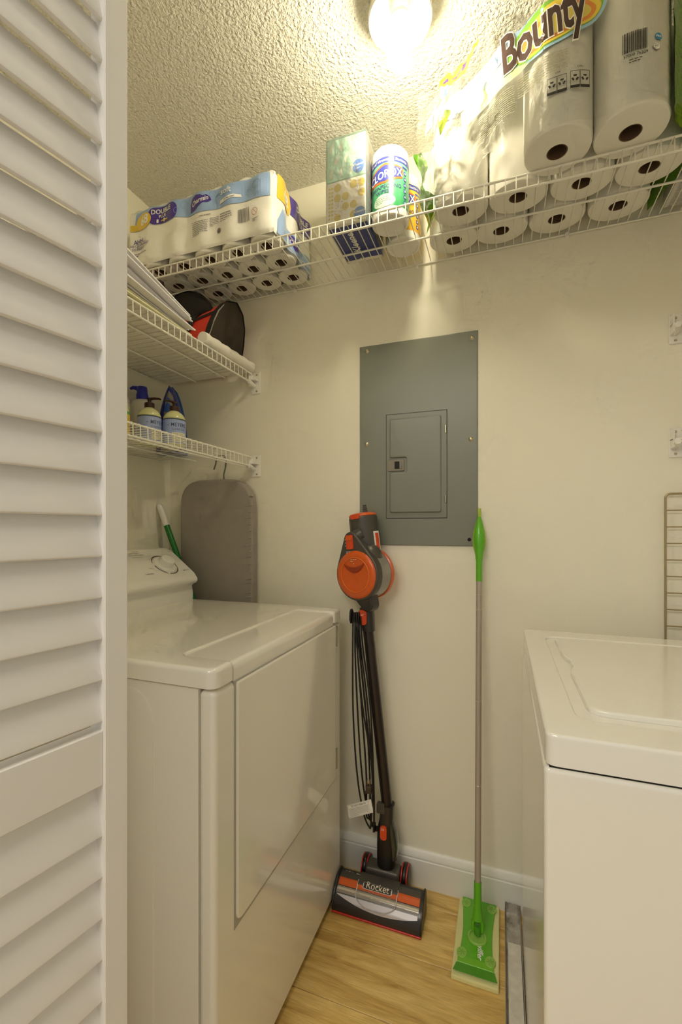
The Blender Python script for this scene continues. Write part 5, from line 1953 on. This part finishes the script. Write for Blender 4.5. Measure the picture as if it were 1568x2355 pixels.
# motor barrel
mt0, mt1 = atY(846, 1285, 1.405), atY(834, 1188, 1.405)
ma = (mt1 - mt0).normalized()
ml = (mt1 - mt0).length
MB().lathe([(0.030, -0.014), (0.043, -0.004), (0.0475, 0.010), (0.0475, ml - 0.006), (0.045, ml), (0, ml)], mt0, ma, 36).build('motor_barrel', M_VG, vac, smooth=50)
cp_ = MB().lathe([(0.046, ml), (0.047, ml + 0.003), (0.044, ml + 0.008), (0.030, ml + 0.012), (0, ml + 0.013)], mt0, ma, 36)
cp_.build('motor_cap', M_VO, vac, smooth=50)
lt = mt1 + nf * 0.046
MB().prism(rrect(-0.014, -0.010, 0.018, 0.006, 0.003), lt, rf2, uf, nf, -0.004, 0.004, 0.001, 1).build('cap_latch', M_VOB, vac, smooth=40)
cr = MB()
for i in range(5):
    cr.lathe([(0.0, 0.006 * i), (0.009 - 0.0007 * i, 0.006 * i), (0.009 - 0.0007 * i, 0.006 * i + 0.0042), (0, 0.006 * i + 0.0042)], mt1 + ma * 0.012 + Vector((0.004, 0.022, 0)), ma, 14)
cr.build('cord_boot', M_VG, vac, smooth=40)
# handle pipe from the lobe back to the barrel
pA = cc + rf2 * lob[0] + uf * (lob[1] + 0.004) - nf * 0.022
pB = mt0 + ma * (ml * 0.60) + nf * 0.030 + rf2 * 0.010
MB().tube([pA - rf2 * 0.002, pA.lerp(pB, 0.5), pB], [0.0215, 0.0225, 0.0240], 22).build('handle_pipe', M_VG, vac, smooth=60)
pC = cc + rf2 * 0.035 + uf * 0.070 - nf * 0.045
MB().lathe([(0, 0.024), (0.018, 0.020), (0.034, 0.006), (0.040, -0.012), (0.038, -0.03)], pC, (uf * 0.8 + nf * 0.1 + rf2 * 0.35).normalized(), 26).build('shoulder', M_VG, vac, smooth=60)
# sticker on the barrel's right side
sa = mt0 + ma * (ml * 0.42)
sr = Vector((0.92, -0.39, 0)).normalized()
su = ma.cross(sr)
stk = MB().prism(rrect(-0.012, -0.052, 0.012, 0.034, 0.003), sa + sr * 0.0475, su, ma, sr, -0.002, 0.0022, 0.0006, 1).build('side_badge', M_WHITE, vac, smooth=40)
MB().prism(rect(-0.008, -0.047, 0.008, 0.028), sa + sr * 0.0475, su, ma, sr, 0.002, 0.0028).build('badge_stripe', M_VOB, stk, smooth=0)
# cord wrapped on two hooks
hk0 = atY(808, 1416, 1.375)
hook = MB()
oval(hook, [(hk0 + Vector((0, 0, 0.022)), 0.003, 0.008), (hk0 + Vector((0.0005, 0, 0.012)), 0.0055, 0.013), (hk0 - Vector((0, 0, 0.012)), 0.0055, 0.013), (hk0 - Vector((0, 0, 0.024)), 0.003, 0.008)])
hook.tube([hk0 - UP * 0.010, vp(838, 1428)], 0.009, 10)
hook.build('cord_hook', M_VK, vac, smooth=50)
hk1 = atY(862, 1902, 1.385)
h2 = MB()
h2.tube([hk1 - UP * 0.004, vp(880, 1908)], 0.008, 10)
oval(h2, [(hk1 + Vector((-0.002, 0, 0.010)), 0.004, 0.010), (hk1 - Vector((0.002, 0, 0.012)), 0.004, 0.010)])
h2.build('cord_hook', M_VK, vac, smooth=50)
cd = MB()
pts = []
top = [(813, 1413), (819, 1411), (825, 1413), (816, 1415), (821, 1412)]
rnd = random.Random(3)
for k in range(4):
    tpx = 812 + k * 4.5
    bpx = 848 + (k % 2) * 7
    by = 1900 - (k * 9) % 24
    bow = [-15, -4, 6, 14][k]
    yy = 1.350 + 0.006 * k
    down = [(tpx, 1418), (tpx - 1 + k, 1500), (818 + k * 6 + bow * 0.4, 1640), (836 + bow, 1780), (bpx - 8 + bow * 0.3, 1868), (bpx, by)]
    up = [(bpx + 5, by - 8), (852 + k * 3 - bow * 0.2, 1770), (833 + k * 6, 1620), (tpx + 9, 1490), (tpx + 3, 1418)]
    for (px, py) in down + up:
        pts.append(atY(px, py, yy + rnd.uniform(-0.003, 0.003)))
# smooth the path
sm = []
n = len(pts)
for i in range(n - 1):
    p0, p1, p2, p3 = pts[max(i - 1, 0)], pts[i], pts[i + 1], pts[min(i + 2, n - 1)]
    for j in range(5):
        t = j / 5
        sm.append(0.5 * ((2 * p1) + (p2 - p0) * t + (2 * p0 - 5 * p1 + 4 * p2 - p3) * t * t + (3 * p1 - p0 - 3 * p2 + p3) * t ** 3))
sm.append(pts[-1])
cd.tube(sm, 0.0028, 7)
cd.build('cord', M_VK, vac, smooth=60)
pg0 = atY(849, 1826, 1.350)
pg1 = atY(848, 1796, 1.350)
pg = MB()
pg.box(pg0.x - 0.0085, pg0.x + 0.0085, 1.338, 1.358, pg0.z + 0.006, pg1.z - 0.012, 0.003, 2)
pg.box(pg0.x - 0.0125, pg0.x + 0.0125, 1.340, 1.356, pg0.z + 0.005, pg0.z + 0.010, 0.001, 1)
plg = pg.build('plug', mat('plug_brown', (70, 58, 48), 0.45), vac, smooth=50)
pr_ = MB()
for dx in (-0.0045, 0.0045):
    pr_.box(pg1.x + dx - 0.0008, pg1.x + dx + 0.0008, 1.345, 1.351, pg1.z - 0.014, pg1.z + 0.006)
pr_.build('prongs', mat('brass', (196, 170, 110), 0.3, metal=0.9), plg, smooth=0)
t0, t1 = atY(798, 1852, 1.345), atY(853, 1838, 1.345)
t2, t3 = atY(853, 1868, 1.345), atY(803, 1882, 1.345)
tu_, tv_ = (t1 - t0), (t3 - t0)
tl, th_ = tu_.length, tv_.length
tun, tvn = tu_.normalized(), tv_.normalized()
tg = MB().prism(rrect(0, 0, tl, th_, 0.002), t0, tun, tvn, (0, -1, 0), 0.0, 0.0006).build('warning_tag', M_WPRINT, vac, smooth=0)
g = MB()
TF = lambda a, b: t0 + tun * a + tvn * (th_ - b) + Vector((0, -0.0011, 0))
fineprint(g, TF, 0.006, tl - 0.014, 0.004, th_ - 0.012, 9, 19, 0.3)
text(g, 'DO NOT REMOVE', TF, 0.0065, (tl * 0.46, th_ - 0.009), 0.01)
for r_ in (rect(0.003, 0.002, tl - 0.010, 0.0025), rect(0.003, th_ - 0.003, tl - 0.010, th_ - 0.0025), rect(0.003, 0.002, 0.0035, th_ - 0.0025), rect(tl - 0.0105, 0.002, tl - 0.010, th_ - 0.0025)):
    shape(g, r_, TF)
g.build('tag_print', M_PRINTG, tg, smooth=0)
